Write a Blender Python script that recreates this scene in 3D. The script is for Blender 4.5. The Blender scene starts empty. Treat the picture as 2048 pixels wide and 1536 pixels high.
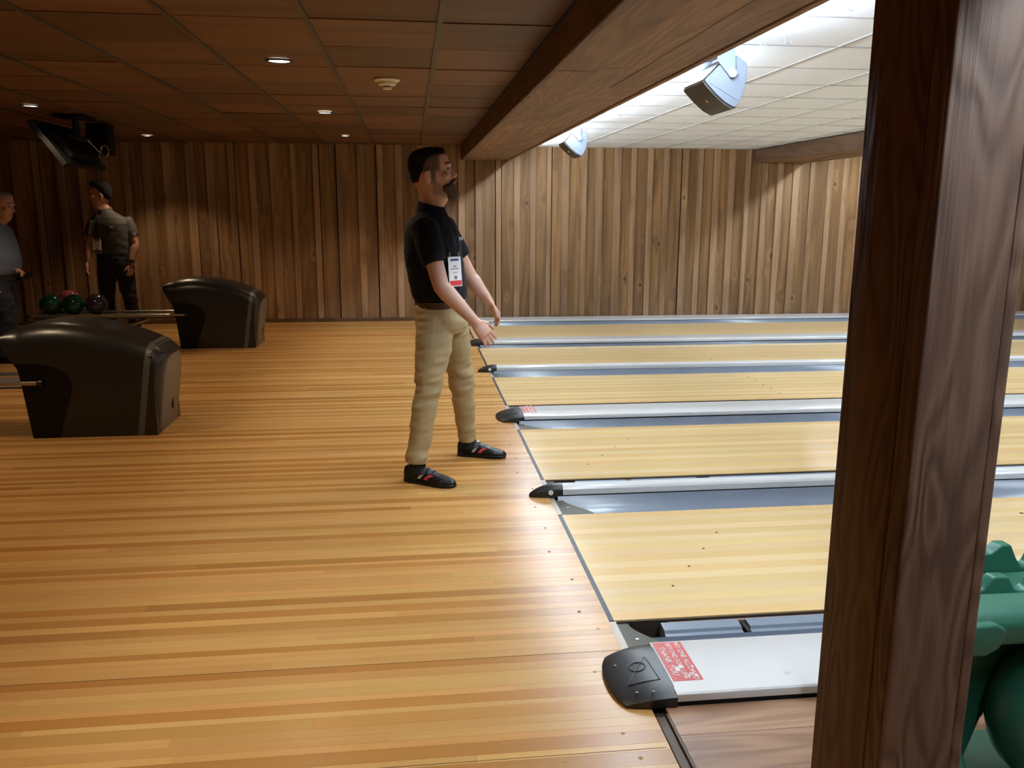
import bpy, bmesh, math, random
from mathutils import Vector, Matrix, noise
R = random.Random(7)
SC = bpy.context.scene
COL = SC.collection

# ------------------------------------------------------------------ camera
def make_camera():
    pitch, yaw, roll = 0.2035, 0.1179, 0.0031
    fw = Vector((math.sin(yaw)*math.cos(pitch), math.cos(yaw)*math.cos(pitch), -math.sin(pitch)))
    r = Vector((math.cos(yaw), -math.sin(yaw), 0)); u = r.cross(fw)
    r2 = r*math.cos(roll) + u*math.sin(roll); u2 = -r*math.sin(roll) + u*math.cos(roll)
    cam = bpy.data.cameras.new('camera'); o = bpy.data.objects.new('camera', cam); COL.objects.link(o)
    o.matrix_world = Matrix(((r2.x, u2.x, -fw.x, -0.6714), (r2.y, u2.y, -fw.y, 0.0), (r2.z, u2.z, -fw.z, 1.4118), (0, 0, 0, 1)))
    cam.sensor_width = 36; cam.sensor_fit = 'HORIZONTAL'; cam.lens = 1685.36/2048*36
    cam.clip_start = 0.02; cam.clip_end = 100
    SC.camera = o
make_camera()

# ------------------------------------------------------------------ world, exposure
W = bpy.data.worlds.new('world'); SC.world = W; W.use_nodes = True
W.node_tree.nodes['Background'].inputs[0].default_value = (0.02, 0.017, 0.015, 1)
W.node_tree.nodes['Background'].inputs[1].default_value = 0.3
vs = SC.view_settings
vs.view_transform = 'Standard'; vs.look = 'None'; vs.gamma = 1; vs.use_curve_mapping = False
vs.exposure = 0.0
TUBE_POWER = 200.0          # emission strength of the fluorescent tubes behind the beams
TUBE_COLOR = (0.76, 0.89, 1.0)
DOWN_POWER = 60.0          # watts of each recessed downlight
DOWN_COLOR = (1.0, 0.74, 0.46)

# ------------------------------------------------------------------ materials
def nt(name):
    m = bpy.data.materials.new(name); m.use_nodes = True
    t = m.node_tree; b = t.nodes['Principled BSDF']
    return m, t, b
def N(t, kind, **kw):
    n = t.nodes.new(kind)
    for k, v in kw.items(): setattr(n, k, v)
    return n
def plain(name, col, rough=.5, metal=0., spec=.5, coat=0., bump=0., bscale=200., var=0., vscale=6.):
    m, t, b = nt(name)
    b.inputs['Base Color'].default_value = (*col, 1); b.inputs['Roughness'].default_value = rough
    b.inputs['Metallic'].default_value = metal; b.inputs['Specular IOR Level'].default_value = spec
    b.inputs['Coat Weight'].default_value = coat
    tc = N(t, 'ShaderNodeTexCoord')
    if var:
        n = N(t, 'ShaderNodeTexNoise'); n.inputs['Scale'].default_value = vscale; n.inputs['Detail'].default_value = 5
        t.links.new(tc.outputs['Object'], n.inputs['Vector'])
        mx = N(t, 'ShaderNodeMix', data_type='RGBA')
        mx.inputs[6].default_value = (*[c*(1-var) for c in col], 1); mx.inputs[7].default_value = (*[min(1, c*(1+var)) for c in col], 1)
        t.links.new(n.outputs['Fac'], mx.inputs[0]); t.links.new(mx.outputs[2], b.inputs['Base Color'])
    if bump:
        n = N(t, 'ShaderNodeTexNoise'); n.inputs['Scale'].default_value = bscale; n.inputs['Detail'].default_value = 4
        t.links.new(tc.outputs['Object'], n.inputs['Vector'])
        bp = N(t, 'ShaderNodeBump'); bp.inputs['Strength'].default_value = bump; bp.inputs['Distance'].default_value = .002
        t.links.new(n.outputs['Fac'], bp.inputs['Height']); t.links.new(bp.outputs['Normal'], b.inputs['Normal'])
    return m
def wood(name, dark, light, axis='Z', rough=.6, rings=9., fine=1., knots=0., bump=.3, coat=0., vary=.25, attr=None, cross=7., knot_plane='Y', spec=.4, along=.5):
    """procedural timber: stretched noise for fibres, contour lines of a slow noise for growth rings, voronoi knots"""
    m, t, b = nt(name); L = t.links.new
    b.inputs['Roughness'].default_value = rough; b.inputs['Coat Weight'].default_value = coat; b.inputs['Specular IOR Level'].default_value = spec
    tc = N(t, 'ShaderNodeTexCoord'); oi = N(t, 'ShaderNodeObjectInfo')
    off = N(t, 'ShaderNodeVectorMath', operation='SCALE'); off.inputs[0].default_value = (31.7, 17.3, 43.1); L(oi.outputs['Random'], off.inputs['Scale'])
    add = N(t, 'ShaderNodeVectorMath', operation='ADD'); L(tc.outputs['Object'], add.inputs[0]); L(off.outputs[0], add.inputs[1])
    def mp(along, cross_):
        n = N(t, 'ShaderNodeMapping'); s = {'X': (along, cross_, cross_), 'Y': (cross_, along, cross_), 'Z': (cross_, cross_, along)}[axis]
        n.inputs['Scale'].default_value = s; L(add.outputs[0], n.inputs['Vector']); return n
    m1 = mp(along, cross); slow = N(t, 'ShaderNodeTexNoise'); slow.inputs['Scale'].default_value = 1.; slow.inputs['Detail'].default_value = 1.5; slow.inputs['Distortion'].default_value = .35
    L(m1.outputs[0], slow.inputs['Vector'])
    kn_fac = None
    src = slow.outputs['Fac']
    if knots:
        mk = N(t, 'ShaderNodeMapping'); sc = [knots, knots, knots]; sc['XYZ'.index(knot_plane)] = 0.; sc['XYZ'.index(axis)] *= .6
        mk.inputs['Scale'].default_value = sc; L(add.outputs[0], mk.inputs['Vector'])
        vo = N(t, 'ShaderNodeTexVoronoi'); vo.inputs['Scale'].default_value = 1.; L(mk.outputs[0], vo.inputs['Vector'])
        kr = N(t, 'ShaderNodeMapRange'); kr.inputs[1].default_value = .035; kr.inputs[2].default_value = .085; kr.inputs[3].default_value = 1; kr.inputs[4].default_value = 0
        L(vo.outputs['Distance'], kr.inputs[0]); kn_fac = kr.outputs[0]
        k2 = N(t, 'ShaderNodeMapRange'); k2.inputs[1].default_value = 0.; k2.inputs[2].default_value = .3; k2.inputs[3].default_value = .22; k2.inputs[4].default_value = 0
        L(vo.outputs['Distance'], k2.inputs[0])
        ad = N(t, 'ShaderNodeMath', operation='ADD'); L(slow.outputs['Fac'], ad.inputs[0]); L(k2.outputs[0], ad.inputs[1]); src = ad.outputs[0]
    mul = N(t, 'ShaderNodeMath', operation='MULTIPLY'); mul.inputs[1].default_value = rings*6.283; L(src, mul.inputs[0])
    sn = N(t, 'ShaderNodeMath', operation='SINE'); L(mul.outputs[0], sn.inputs[0])
    rg = N(t, 'ShaderNodeMapRange'); rg.inputs[1].default_value = -1; rg.inputs[2].default_value = 1; L(sn.outputs[0], rg.inputs[0])
    m2 = mp(3., 110.*fine); fib = N(t, 'ShaderNodeTexNoise'); fib.inputs['Scale'].default_value = 1.; fib.inputs['Detail'].default_value = 4.
    L(m2.outputs[0], fib.inputs['Vector'])
    m3 = mp(.8, 4.); blot = N(t, 'ShaderNodeTexNoise'); blot.inputs['Scale'].default_value = 1.; blot.inputs['Detail'].default_value = 3.; L(m3.outputs[0], blot.inputs['Vector'])
    def mth(op, a, bb):
        n = N(t, 'ShaderNodeMath', operation=op)
        for i, v in ((0, a), (1, bb)):
            if isinstance(v, (int, float)): n.inputs[i].default_value = v
            else: L(v, n.inputs[i])
        return n.outputs[0]
    g = mth('ADD', mth('MULTIPLY', rg.outputs[0], .42), mth('MULTIPLY', fib.outputs['Fac'], .45))
    g = mth('ADD', g, mth('MULTIPLY', mth('SUBTRACT', blot.outputs['Fac'], .38), .8))
    mx = N(t, 'ShaderNodeMix', data_type='RGBA'); mx.clamp_factor = True
    mx.inputs[6].default_value = (*dark, 1); mx.inputs[7].default_value = (*light, 1); L(g, mx.inputs[0])
    col = mx.outputs[2]
    if attr:
        at = N(t, 'ShaderNodeAttribute'); at.attribute_name = attr
        mm = N(t, 'ShaderNodeMix', data_type='RGBA', blend_type='MULTIPLY'); mm.inputs[0].default_value = 1
        L(col, mm.inputs[6]); L(at.outputs['Color'], mm.inputs[7]); col = mm.outputs[2]
    if vary:
        hs = N(t, 'ShaderNodeHueSaturation'); L(col, hs.inputs['Color'])
        vr = N(t, 'ShaderNodeMapRange'); vr.inputs[3].default_value = 1-vary; vr.inputs[4].default_value = 1+vary; L(oi.outputs['Random'], vr.inputs[0]); L(vr.outputs[0], hs.inputs['Value'])
        col = hs.outputs[0]
    if kn_fac is not None:
        km = N(t, 'ShaderNodeMix', data_type='RGBA'); L(kn_fac, km.inputs[0]); L(col, km.inputs[6]); km.inputs[7].default_value = (*[c*.35 for c in dark], 1); col = km.outputs[2]
    L(col, b.inputs['Base Color'])
    if bump:
        bp = N(t, 'ShaderNodeBump'); bp.inputs['Strength'].default_value = bump; bp.inputs['Distance'].default_value = .004
        L(mth('ADD', mth('MULTIPLY', rg.outputs[0], .6), mth('MULTIPLY', fib.outputs['Fac'], .8)), bp.inputs['Height']); L(bp.outputs['Normal'], b.inputs['Normal'])
    return m
def emit(name, col, strength):
    m, t, b = nt(name)
    b.inputs['Base Color'].default_value = (*col, 1); b.inputs['Emission Color'].default_value = (*col, 1); b.inputs['Emission Strength'].default_value = strength
    return m

M = {}
M['wall_board'] = wood('wall_board', (.115, .056, .022), (.325, .182, .076), 'Z', .62, rings=3.5, knots=4.2, bump=.3, vary=.16, cross=7, along=.45)
M['wall_batten'] = wood('wall_batten', (.17, .092, .044), (.39, .24, .132), 'Z', .62, rings=3, knots=3.0, bump=.25, vary=.14, cross=7)
M['tile_wood'] = wood('ceiling_tile_wood', (.074, .030, .010), (.148, .067, .027), 'X', .55, rings=2.5, bump=.06, vary=.34, cross=5)
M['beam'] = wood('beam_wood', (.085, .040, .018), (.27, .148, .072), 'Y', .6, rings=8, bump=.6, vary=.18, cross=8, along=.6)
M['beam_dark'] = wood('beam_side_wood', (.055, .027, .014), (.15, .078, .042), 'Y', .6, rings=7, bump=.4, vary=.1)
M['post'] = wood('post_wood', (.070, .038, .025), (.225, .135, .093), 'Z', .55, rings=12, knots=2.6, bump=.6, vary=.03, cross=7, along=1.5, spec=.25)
M['post_shaded'] = wood('post_wood_shaded', (.034, .015, .007), (.13, .062, .026), 'Z', .6, rings=10, bump=.6, vary=.03, cross=7, knot_plane='X', along=1.6, spec=.15)  # post timber darkened: shade of the unlit left face put into its colour
M['approach'] = wood('approach_maple', (.80, .68, .55), (1., .96, .9), 'X', .27, rings=1.6, fine=.7, bump=.015, vary=0, attr='tint', cross=5, coat=.0, spec=.32)
M['lane'] = wood('lane_maple', (.84, .76, .64), (1., .97, .92), 'X', .16, rings=1.6, fine=.7, bump=.01, vary=0, attr='tint', cross=5, coat=.0, spec=.5)
M['laminate'] = wood('walkway_laminate', (.17, .082, .045), (.47, .275, .165), 'X', .38, along=.9, rings=8, bump=.04, vary=.12, cross=8, fine=.6)
M['trim_dark'] = wood('dark_trim_wood', (.05, .026, .012), (.13, .07, .034), 'Y', .5, rings=4)
M['tbar'] = plain('ceiling_runner_paint', (.052, .040, .024), .5)
M['plenum'] = plain('plenum_dark', (.02, .015, .01), .9)
M['white_tile'] = plain('white_ceiling_tile', (.82, .86, .93), .85, bump=.5, bscale=90, var=.03)
M['white_bar'] = plain('white_runner_paint', (.40, .41, .43), .5)
M['white_tee'] = plain('grey_cross_tee', (.30, .31, .33), .6)
M['white_cap'] = plain('white_laminate_cap', (.74, .75, .755), .2, var=.03, vscale=9, bump=.03, bscale=60)
M['alum'] = plain('aluminium_edge', (.62, .62, .60), .35, metal=.7)
M['black_plastic'] = plain('black_moulded_plastic', (.016, .016, .017), .38, bump=.12, bscale=260)
M['black_matte'] = plain('black_matte', (.008, .008, .008), .75)
M['gutter'] = plain('blue_grey_gutter_plastic', (.19, .225, .29), .22, bump=.10, bscale=30, var=.15, vscale=5)
M['bumper'] = plain('blue_grey_bumper', (.21, .255, .33), .3, var=.06)
M['gutter_plate'] = plain('olive_grey_plate', (.085, .08, .064), .5, spec=.25, var=.15)
M['lane_edge'] = plain('dark_lane_edge', (.05, .032, .02), .6, var=.3)
M['ledge'] = plain('pinkish_wood_ledge', (.34, .20, .14), .6, var=.2)
M['foul'] = plain('foul_line_inlay', (.04, .042, .05), .4, spec=.25, var=.85, vscale=70)
M['foul_metal'] = plain('tan_metal_strip', (.38, .33, .27), .4, metal=.3)
M['plug'] = plain('floor_plug', (.40, .235, .09), .9, spec=.1)
M['dot'] = plain('dark_approach_dot', (.06, .035, .018), .85, spec=.1)
M['red'] = plain('red_sticker', (.52, .055, .05), .4, var=.12, vscale=30)
M['white_ink'] = plain('white_ink', (.80, .78, .76), .45)
M['hood'] = plain('charcoal_hood_plastic', (.021, .019, .018), .31, bump=.05, bscale=320)
M['hood_gloss'] = plain('glossy_black_panel', (.003, .003, .003), .3, spec=.25)
M['hood_band'] = plain('grey_band', (.095, .098, .105), .36)
M['hood_end'] = plain('warm_grey_end_panel', (.17, .145, .115), .4)
M['steel'] = plain('brushed_rail', (.50, .47, .43), .28, metal=.9)
M['steel_dark'] = plain('painted_rack', (.12, .11, .10), .45, metal=.3)
M['ball_green'] = plain('green_ball', (.006, .045, .026), .09, var=.5, vscale=9)
M['ball_purple'] = plain('purple_ball', (.035, .028, .050), .09, var=.5, vscale=12)
M['ball_pink'] = plain('pink_ball', (.42, .09, .12), .09, var=.25, vscale=9)
M['skin'] = plain('skin', (.56, .31, .225), .5, var=.08, vscale=14)
M['skin2'] = plain('tan_skin', (.40, .20, .125), .5, var=.08, vscale=14)
M['skin3'] = plain('ruddy_skin', (.52, .28, .21), .5, var=.08, vscale=14)
def clipped_skin():
    m = plain('skin_with_clipped_hair', (.56, .31, .225), .5); t = m.node_tree; b = t.nodes['Principled BSDF']
    at = N(t, 'ShaderNodeAttribute'); at.attribute_name = 'clip'
    mx = N(t, 'ShaderNodeMix', data_type='RGBA'); mx.inputs[6].default_value = (.56, .31, .225, 1); mx.inputs[7].default_value = (.075, .045, .03, 1)
    t.links.new(at.outputs['Fac'], mx.inputs[0]); t.links.new(mx.outputs[2], b.inputs['Base Color']); return m
M['skin_clip'] = clipped_skin()
M['hair'] = plain('black_hair', (.005, .004, .004), .85, spec=.2, bump=.8, bscale=240)
M['beard'] = plain('brown_beard', (.075, .042, .023), .8, bump=.8, bscale=260, var=.35, vscale=60)
M['grey_hair'] = plain('grey_hair', (.30, .28, .27), .65, bump=.8, bscale=240)
M['navy'] = plain('navy_polo', (.005, .006, .011), .85, spec=.2, bump=.15, bscale=900)
M['khaki'] = plain('khaki_cotton', (.37, .285, .150), .8, bump=.15, bscale=900, var=.06, vscale=5)
M['belt'] = plain('brown_belt', (.07, .03, .016), .4)
M['grey_polo'] = plain('charcoal_polo', (.060, .057, .052), .75, bump=.15, bscale=900)
M['blue_shirt'] = plain('blue_shirt', (.11, .15, .245), .75, bump=.15, bscale=900)
M['black_cloth'] = plain('black_trousers', (.008, .008, .009), .8)
M['navy_cloth'] = plain('navy_trousers', (.012, .016, .03), .8)
M['shoe'] = plain('black_shoe_leather', (.007, .007, .008), .42, spec=.3, bump=.2, bscale=300)
M['suede'] = plain('black_suede', (.006, .006, .006), .9)
M['shoe_grey'] = plain('grey_strap', (.05, .053, .062), .45)
M['shoe_red'] = plain('red_stripe', (.62, .06, .075), .5)
M['shoe_white'] = plain('silver_stripe', (.52, .52, .50), .45)
M['sock'] = plain('black_sock', (.005, .005, .005), .95)
M['paper'] = plain('badge_card', (.80, .80, .82), .4)
M['badge_blue'] = plain('badge_blue_print', (.03, .06, .25), .4)
M['badge_grey'] = plain('badge_grey_print', (.2, .2, .22), .4)
M['badge_red'] = plain('badge_red_print', (.62, .05, .06), .4)
M['badge_purple'] = plain('badge_purple_print', (.05, .03, .08), .4)
M['brass'] = plain('clip_metal', (.70, .58, .38), .3, metal=.9)
M['eye'] = plain('eye_white', (.22, .17, .14), .4)
M['lip'] = plain('lip', (.42, .17, .14), .5)
M['spk_side'] = plain('slate_speaker_cabinet', (.125, .15, .19), .42, bump=.1, bscale=300)
M['spk_grille'] = plain('dark_grille', (.026, .023, .020), .5, bump=.5, bscale=900)
M['spk_knob'] = plain('speaker_knob', (.33, .37, .40), .35)
M['cream'] = plain('cream_plastic', (.72, .64, .48), .45)
M['green'] = plain('green_moulded_plastic', (.022, .125, .078), .36, bump=.06, bscale=120, var=.06)
M['tv'] = plain('black_tv_shell', (.003, .003, .003), .6, spec=.2)
M['screen'] = plain('dark_screen', (.003, .003, .004), .1)
M['lamp_trim'] = plain('downlight_trim', (.04, .028, .02), .4)
M['lens'] = emit('downlight_lens', (1., .93, .82), 9.)
M['tube'] = emit('fluorescent_tube', TUBE_COLOR, TUBE_POWER)
M['white_paint'] = plain('white_batten_paint', (.7, .7, .7), .5)

# ------------------------------------------------------------------ mesh helpers
def obj(name, verts, faces, mat, parent=None, smooth=False, loc=None):
    me = bpy.data.meshes.new(name)
    if loc is not None:
        verts = [(v[0]-loc[0], v[1]-loc[1], v[2]-loc[2]) for v in verts]
    me.from_pydata(verts, [], faces); me.update()
    if mat: me.materials.append(mat)
    if smooth: me.polygons.foreach_set('use_smooth', [True]*len(me.polygons))
    o = bpy.data.objects.new(name, me); COL.objects.link(o)
    if loc is not None: o.location = loc
    if parent: adopt(o, parent)
    return o
def adopt(o, parent):
    o.parent = parent
    o.matrix_parent_inverse = world_of(parent).inverted()
def world_of(o):
    m = o.matrix_basis.copy()
    if o.parent: m = world_of(o.parent) @ o.matrix_parent_inverse @ m
    return m
def thing(name, label, cat, loc=(0, 0, 0), group=None, kind=None):
    o = bpy.data.objects.new(name, None); COL.objects.link(o); o.location = loc; o.empty_display_size = .1
    return tag(o, label, cat, group, kind)
def tag(o, label=None, cat=None, group=None, kind=None):
    if label: o['label'] = label
    if cat: o['category'] = cat
    if group: o['group'] = group
    if kind: o['kind'] = kind
    return o
def box_data(x0, x1, y0, y1, z0, z1):
    v = [(x0, y0, z0), (x1, y0, z0), (x1, y1, z0), (x0, y1, z0), (x0, y0, z1), (x1, y0, z1), (x1, y1, z1), (x0, y1, z1)]
    f = [(0, 3, 2, 1), (4, 5, 6, 7), (0, 1, 5, 4), (1, 2, 6, 5), (2, 3, 7, 6), (3, 0, 4, 7)]
    return v, f
def box(name, x0, x1, y0, y1, z0, z1, mat, parent=None, bevel=0., seg=1, jit=0., centre=True):
    c = ((x0+x1)/2, (y0+y1)/2, (z0+z1)/2)
    v, f = box_data(x0-c[0], x1-c[0], y0-c[1], y1-c[1], z0-c[2], z1-c[2])
    if jit: v = [(a+R.uniform(-jit, jit), b_+R.uniform(-jit, jit), c_+R.uniform(-jit, jit)) for a, b_, c_ in v]
    o = obj(name, v, f, mat)
    o.location = c
    if bevel: bev(o, bevel, seg)
    if parent: adopt(o, parent)
    return o
def bev(o, w, seg=1):
    bm = bmesh.new(); bm.from_mesh(o.data)
    bmesh.ops.bevel(bm, geom=list(bm.edges), offset=w, segments=seg, affect='EDGES', profile=.5)
    bm.to_mesh(o.data); bm.free()
    if seg > 1: o.data.polygons.foreach_set('use_smooth', [True]*len(o.data.polygons))
def prism(name, pts, a0, a1, axis, mat, parent=None, bevel=0., seg=1, smooth=False):
    """closed outline pts extruded along axis from a0 to a1 (pts are the two other coordinates in xyz order)"""
    def P(p, a): return {'X': (a, p[0], p[1]), 'Y': (p[0], a, p[1]), 'Z': (p[0], p[1], a)}[axis]
    n = len(pts); v = [P(p, a0) for p in pts]+[P(p, a1) for p in pts]
    f = [tuple(range(n)), tuple(range(2*n-1, n-1, -1))]+[(i, i+n, (i+1) % n+n, (i+1) % n) for i in range(n)]
    o = obj(name, v, f, mat, loc=P((sum(p[0] for p in pts)/n, sum(p[1] for p in pts)/n), (a0+a1)/2))
    bm = bmesh.new(); bm.from_mesh(o.data); bmesh.ops.recalc_face_normals(bm, faces=bm.faces)
    if bevel: bmesh.ops.bevel(bm, geom=[e for e in bm.edges], offset=bevel, segments=seg, affect='EDGES', profile=.5)
    bm.to_mesh(o.data); bm.free()
    if smooth: auto_smooth(o)
    if parent: adopt(o, parent)
    return o
def auto_smooth(o, ang=35):
    o.data.polygons.foreach_set('use_smooth', [True]*len(o.data.polygons))
    bm = bmesh.new(); bm.from_mesh(o.data)
    for e in bm.edges:
        if len(e.link_faces) == 2 and e.calc_face_angle(0) > math.radians(ang): e.smooth = False
    bm.to_mesh(o.data); bm.free()
def ring_mesh(rings):
    """closed loft through rings of equal length, flat caps"""
    n = len(rings[0]); v = [p for r in rings for p in r]; f = []
    for i in range(len(rings)-1):
        for j in range(n):
            k = (j+1) % n; f.append((i*n+j, i*n+k, (i+1)*n+k, (i+1)*n+j))
    f.append(tuple(range(n-1, -1, -1))); b0 = (len(rings)-1)*n; f.append(tuple(range(b0, b0+n)))
    return v, f
def tube_data(path, radii, n=14, flat=None):
    """round (or, with flat=(dir, factor), oval) tube along a path"""
    pts = [Vector(p) for p in path]; rings = []
    up = Vector((0, 0, 1)); prev = None
    for i, p in enumerate(pts):
        d = (pts[min(i+1, len(pts)-1)]-pts[max(i-1, 0)]).normalized()
        if prev is None:
            a = d.cross(up)
            if a.length < .1: a = d.cross(Vector((0, 1, 0)))
            a.normalize()
        else:
            a = (prev-d*prev.dot(d)).normalized()
        prev = a; b = d.cross(a); ring = []
        for j in range(n):
            t = 2*math.pi*j/n; q = a*math.cos(t)*radii[i]+b*math.sin(t)*radii[i]
            if flat:
                fd, ff = flat; fd = Vector(fd); q = q-fd*q.dot(fd)*(1-ff)
            ring.append(tuple(p+q))
        rings.append(ring)
    return ring_mesh(rings)
def tube(name, path, r, mat, parent=None, n=12):
    v, f = tube_data(path, r if isinstance(r, (list, tuple)) else [r]*len(path), n)
    o = obj(name, v, f, mat, loc=path[0])
    fix_normals(o); auto_smooth(o, 50)
    if parent: adopt(o, parent)
    return o
def fix_normals(o):
    bm = bmesh.new(); bm.from_mesh(o.data); bmesh.ops.recalc_face_normals(bm, faces=bm.faces); bm.to_mesh(o.data); bm.free()
def ball_data(c, r, nu=20, nv=12, sq=(1, 1, 1)):
    v = []; f = []
    for i in range(nv+1):
        th = math.pi*i/nv
        for j in range(nu):
            ph = 2*math.pi*j/nu
            v.append((c[0]+r*sq[0]*math.sin(th)*math.cos(ph), c[1]+r*sq[1]*math.sin(th)*math.sin(ph), c[2]+r*sq[2]*math.cos(th)))
    for i in range(nv):
        for j in range(nu):
            k = (j+1) % nu; f.append((i*nu+j, (i+1)*nu+j, (i+1)*nu+k, i*nu+k))
    return v, f
def ball(name, c, r, mat, parent=None, sq=(1, 1, 1), nu=24, nv=14):
    v, f = ball_data((0, 0, 0), r, nu, nv, sq); o = obj(name, v, f, mat, smooth=True)
    bm = bmesh.new(); bm.from_mesh(o.data); bmesh.ops.remove_doubles(bm, verts=bm.verts, dist=1e-5); bmesh.ops.recalc_face_normals(bm, faces=bm.faces); bm.to_mesh(o.data); bm.free()
    o.location = c
    if parent: adopt(o, parent)
    return o
def disc(name, c, r, h, mat, parent=None, axis='Z', n=24):
    d = {'Z': (0, 0, h), 'Y': (0, h, 0), 'X': (h, 0, 0)}[axis]
    v, f = tube_data([c, (c[0]+d[0], c[1]+d[1], c[2]+d[2])], [r, r], n)
    o = obj(name, v, f, mat, loc=c); fix_normals(o); auto_smooth(o, 40)
    if parent: adopt(o, parent)
    return o
def join_data(parts):
    v = []; f = []
    for pv, pf in parts:
        k = len(v); v += list(pv); f += [tuple(i+k for i in ff) for ff in pf]
    return v, f
def text_mesh(name, s, size, mat, parent, mtx, depth=.0006):
    cu = bpy.data.curves.new(name, 'FONT'); cu.body = s; cu.size = size; cu.extrude = depth; cu.align_x = 'CENTER'; cu.align_y = 'CENTER'; cu.resolution_u = 2
    t = bpy.data.objects.new(name+'_tmp', cu); COL.objects.link(t)
    dg = bpy.context.evaluated_depsgraph_get(); me = bpy.data.meshes.new_from_object(t.evaluated_get(dg))
    bpy.data.objects.remove(t); bpy.data.curves.remove(cu)
    me.materials.clear(); me.materials.append(mat); me.name = name
    o = bpy.data.objects.new(name, me); COL.objects.link(o); o.matrix_basis = mtx
    if parent: adopt(o, parent)
    return o

# ------------------------------------------------------------------ the setting
YW = 11.0         # far wall
ZC = 2.2          # ceiling height
LANES = [(2.671, 3.725), (4.26, 5.314), (6.03, 7.084), (7.611, 8.665), (9.33, 10.384)]
XL, XR, YB = -8.0, 18.6, -3.5

def tint_mesh(me, cols):
    a = me.attributes.new('tint', 'FLOAT_COLOR', 'FACE')
    flat = []
    for c in cols: flat += [c[0], c[1], c[2], 1]
    a.data.foreach_set('color', flat)

def build_approach():
    fl = thing('floor', 'glossy maple bowling approach floor of light and dark strips', None, (-4, 3.5, 0), kind='structure')
    # strips: first decide them all, then the ones showing largest become objects
    light = (.68, .425, .165); mid = (.58, .338, .116); dark = (.505, .272, .085)
    strips = []; y = -3.4; last = 0
    while y < YW:
        lightish = R.random() < .48 if last else True
        w = R.uniform(.024, .050) if lightish else R.uniform(.034, .066)
        last = lightish; x = -8+R.uniform(-1.2, 0)
        while x < -.0092:
            ln = R.uniform(.9, 2.6); x1 = min(x+ln, -.009)
            if -.009-x1 < .25: x1 = -.009
            base = light if lightish else (dark if R.random() < .6 else mid)
            k = R.uniform(.90, 1.08); k2 = R.uniform(.94, 1.06)
            strips.append((max(x, -8), x1, y, min(y+w, YW), (base[0]*k, base[1]*k*k2, base[2]*k*k2)))
            x = x1
        y += w
    def shows(s):
        xm, ym = (s[0]+s[1])/2, (s[2]+s[3])/2
        if ym < 1.45 or s[1] < -.67-ym*.56 or ym > 6: return 0
        return (s[3]-s[2])*(s[1]-s[0])/(ym**3)
    order = sorted(range(len(strips)), key=lambda i: -shows(strips[i]))
    near = set(order[:295]); rv = []; rf = []; rc = []
    for i, (x0, x1, y0, y1, c) in enumerate(strips):
        g = .00025
        if i in near:
            o = box('plank', x0+g, x1-g, y0+g, y1-g, -.02, 0, M['approach'], fl)
            tint_mesh(o.data, [c]*6)
        else:
            v, f = box_data(x0+g, x1-g, y0+g, y1-g, -.02, 0); k = len(rv); rv += v; rf += [tuple(j+k for j in q) for q in f]; rc += [c]*6
    o = obj('plank_field', rv, rf, M['approach']); tint_mesh(o.data, rc); o['kind'] = 'stuff'; adopt(o, fl)
    box('subfloor', XL, -.0, YB, YW, -.06, -.0205, M['plug'], fl)
    # round plugs and dark guide dots near the foul line
    for (x, y_) in [(-.45, 2.02), (-.9, 2.0), (-.46, 1.9), (-.92, 1.88), (-.12, 2.03), (.0-.1, 1.92), (-1.35, 1.98), (-.13, 2.35), (-.06, 2.62), (-.30, 1.93)]:
        disc('plug', (x, y_, -.0005), .006, .0011, M['plug'], fl, n=14)
    for i in range(11):
        for (x, k) in ((-.10, 0), (-.075, 1)):
            yy = 2.75+i*.55+k*.27
            if yy < 9: disc('dot', (x-.02*(i % 2), yy, -.0005), .006, .0010, M['dot'], fl, n=12)
    # panel seams of the approach
    for yy in (1.955, 2.47):
        box('seam', -4.5, -.02, yy, yy+.0022, -.001, .0002, M['dot'], fl)
    return fl
FLOOR = build_approach()

def build_wall_far():
    w = thing('wall_far', 'rough board and batten timber wall', None, (0, YW, 0), kind='structure')
    box('backing', XL, 12.5, YW+.03, YW+.12, 0, 2.3, M['plenum'], w)
    x = -7.9
    while x < 12.3:
        p = R.uniform(.225, .275) if x < .4 else R.uniform(.20, .25)
        bw = R.uniform(.064, .085)
        d = R.uniform(-.004, .004)
        box('board', x+bw/2+R.choice((-.02, .006)), x+p-bw/2-R.choice((-.025, -.025, .006)), YW+d, YW+.03, .0, ZC+.05, M['wall_board'], w, jit=.0015)
        box('batten', x-bw/2+R.uniform(-.008, .008), x+bw/2+R.uniform(-.008, .008), YW-.024+R.uniform(-.005, .004), YW+.005, .0, ZC+.04, M['wall_batten'], w, jit=.003)
        x += p
    return w
build_wall_far()
tag(box('wall_left', XL-.1, XL, YB, YW+.1, 0, 2.3, M['wall_board']), 'dark timber side wall beside the seating', None, kind='structure')
tag(box('wall_back', XL, 12.5, YB-.1, YB, 0, 2.3, M['wall_board']), 'timber wall behind the camera', None, kind='structure')
tag(box('wall_right', XR, XR+.1, YB, YW+.1, -.1, 2.3, M['black_matte']), 'black masking wall at the pin end', None, kind='structure')
box('baseboard_far', XL, -.02, YW-.035, YW-.022, 0, .045, M['trim_dark'])
tag(bpy.data.objects['baseboard_far'], 'dark thin baseboard along the foot of the board wall', None, kind='structure')
tag(box('floor_pit', 0, XR, 2.1, YW+.1, -.16, -.13, M['plenum']), 'dark subfloor beneath the lanes and gutters', None, kind='structure')

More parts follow.
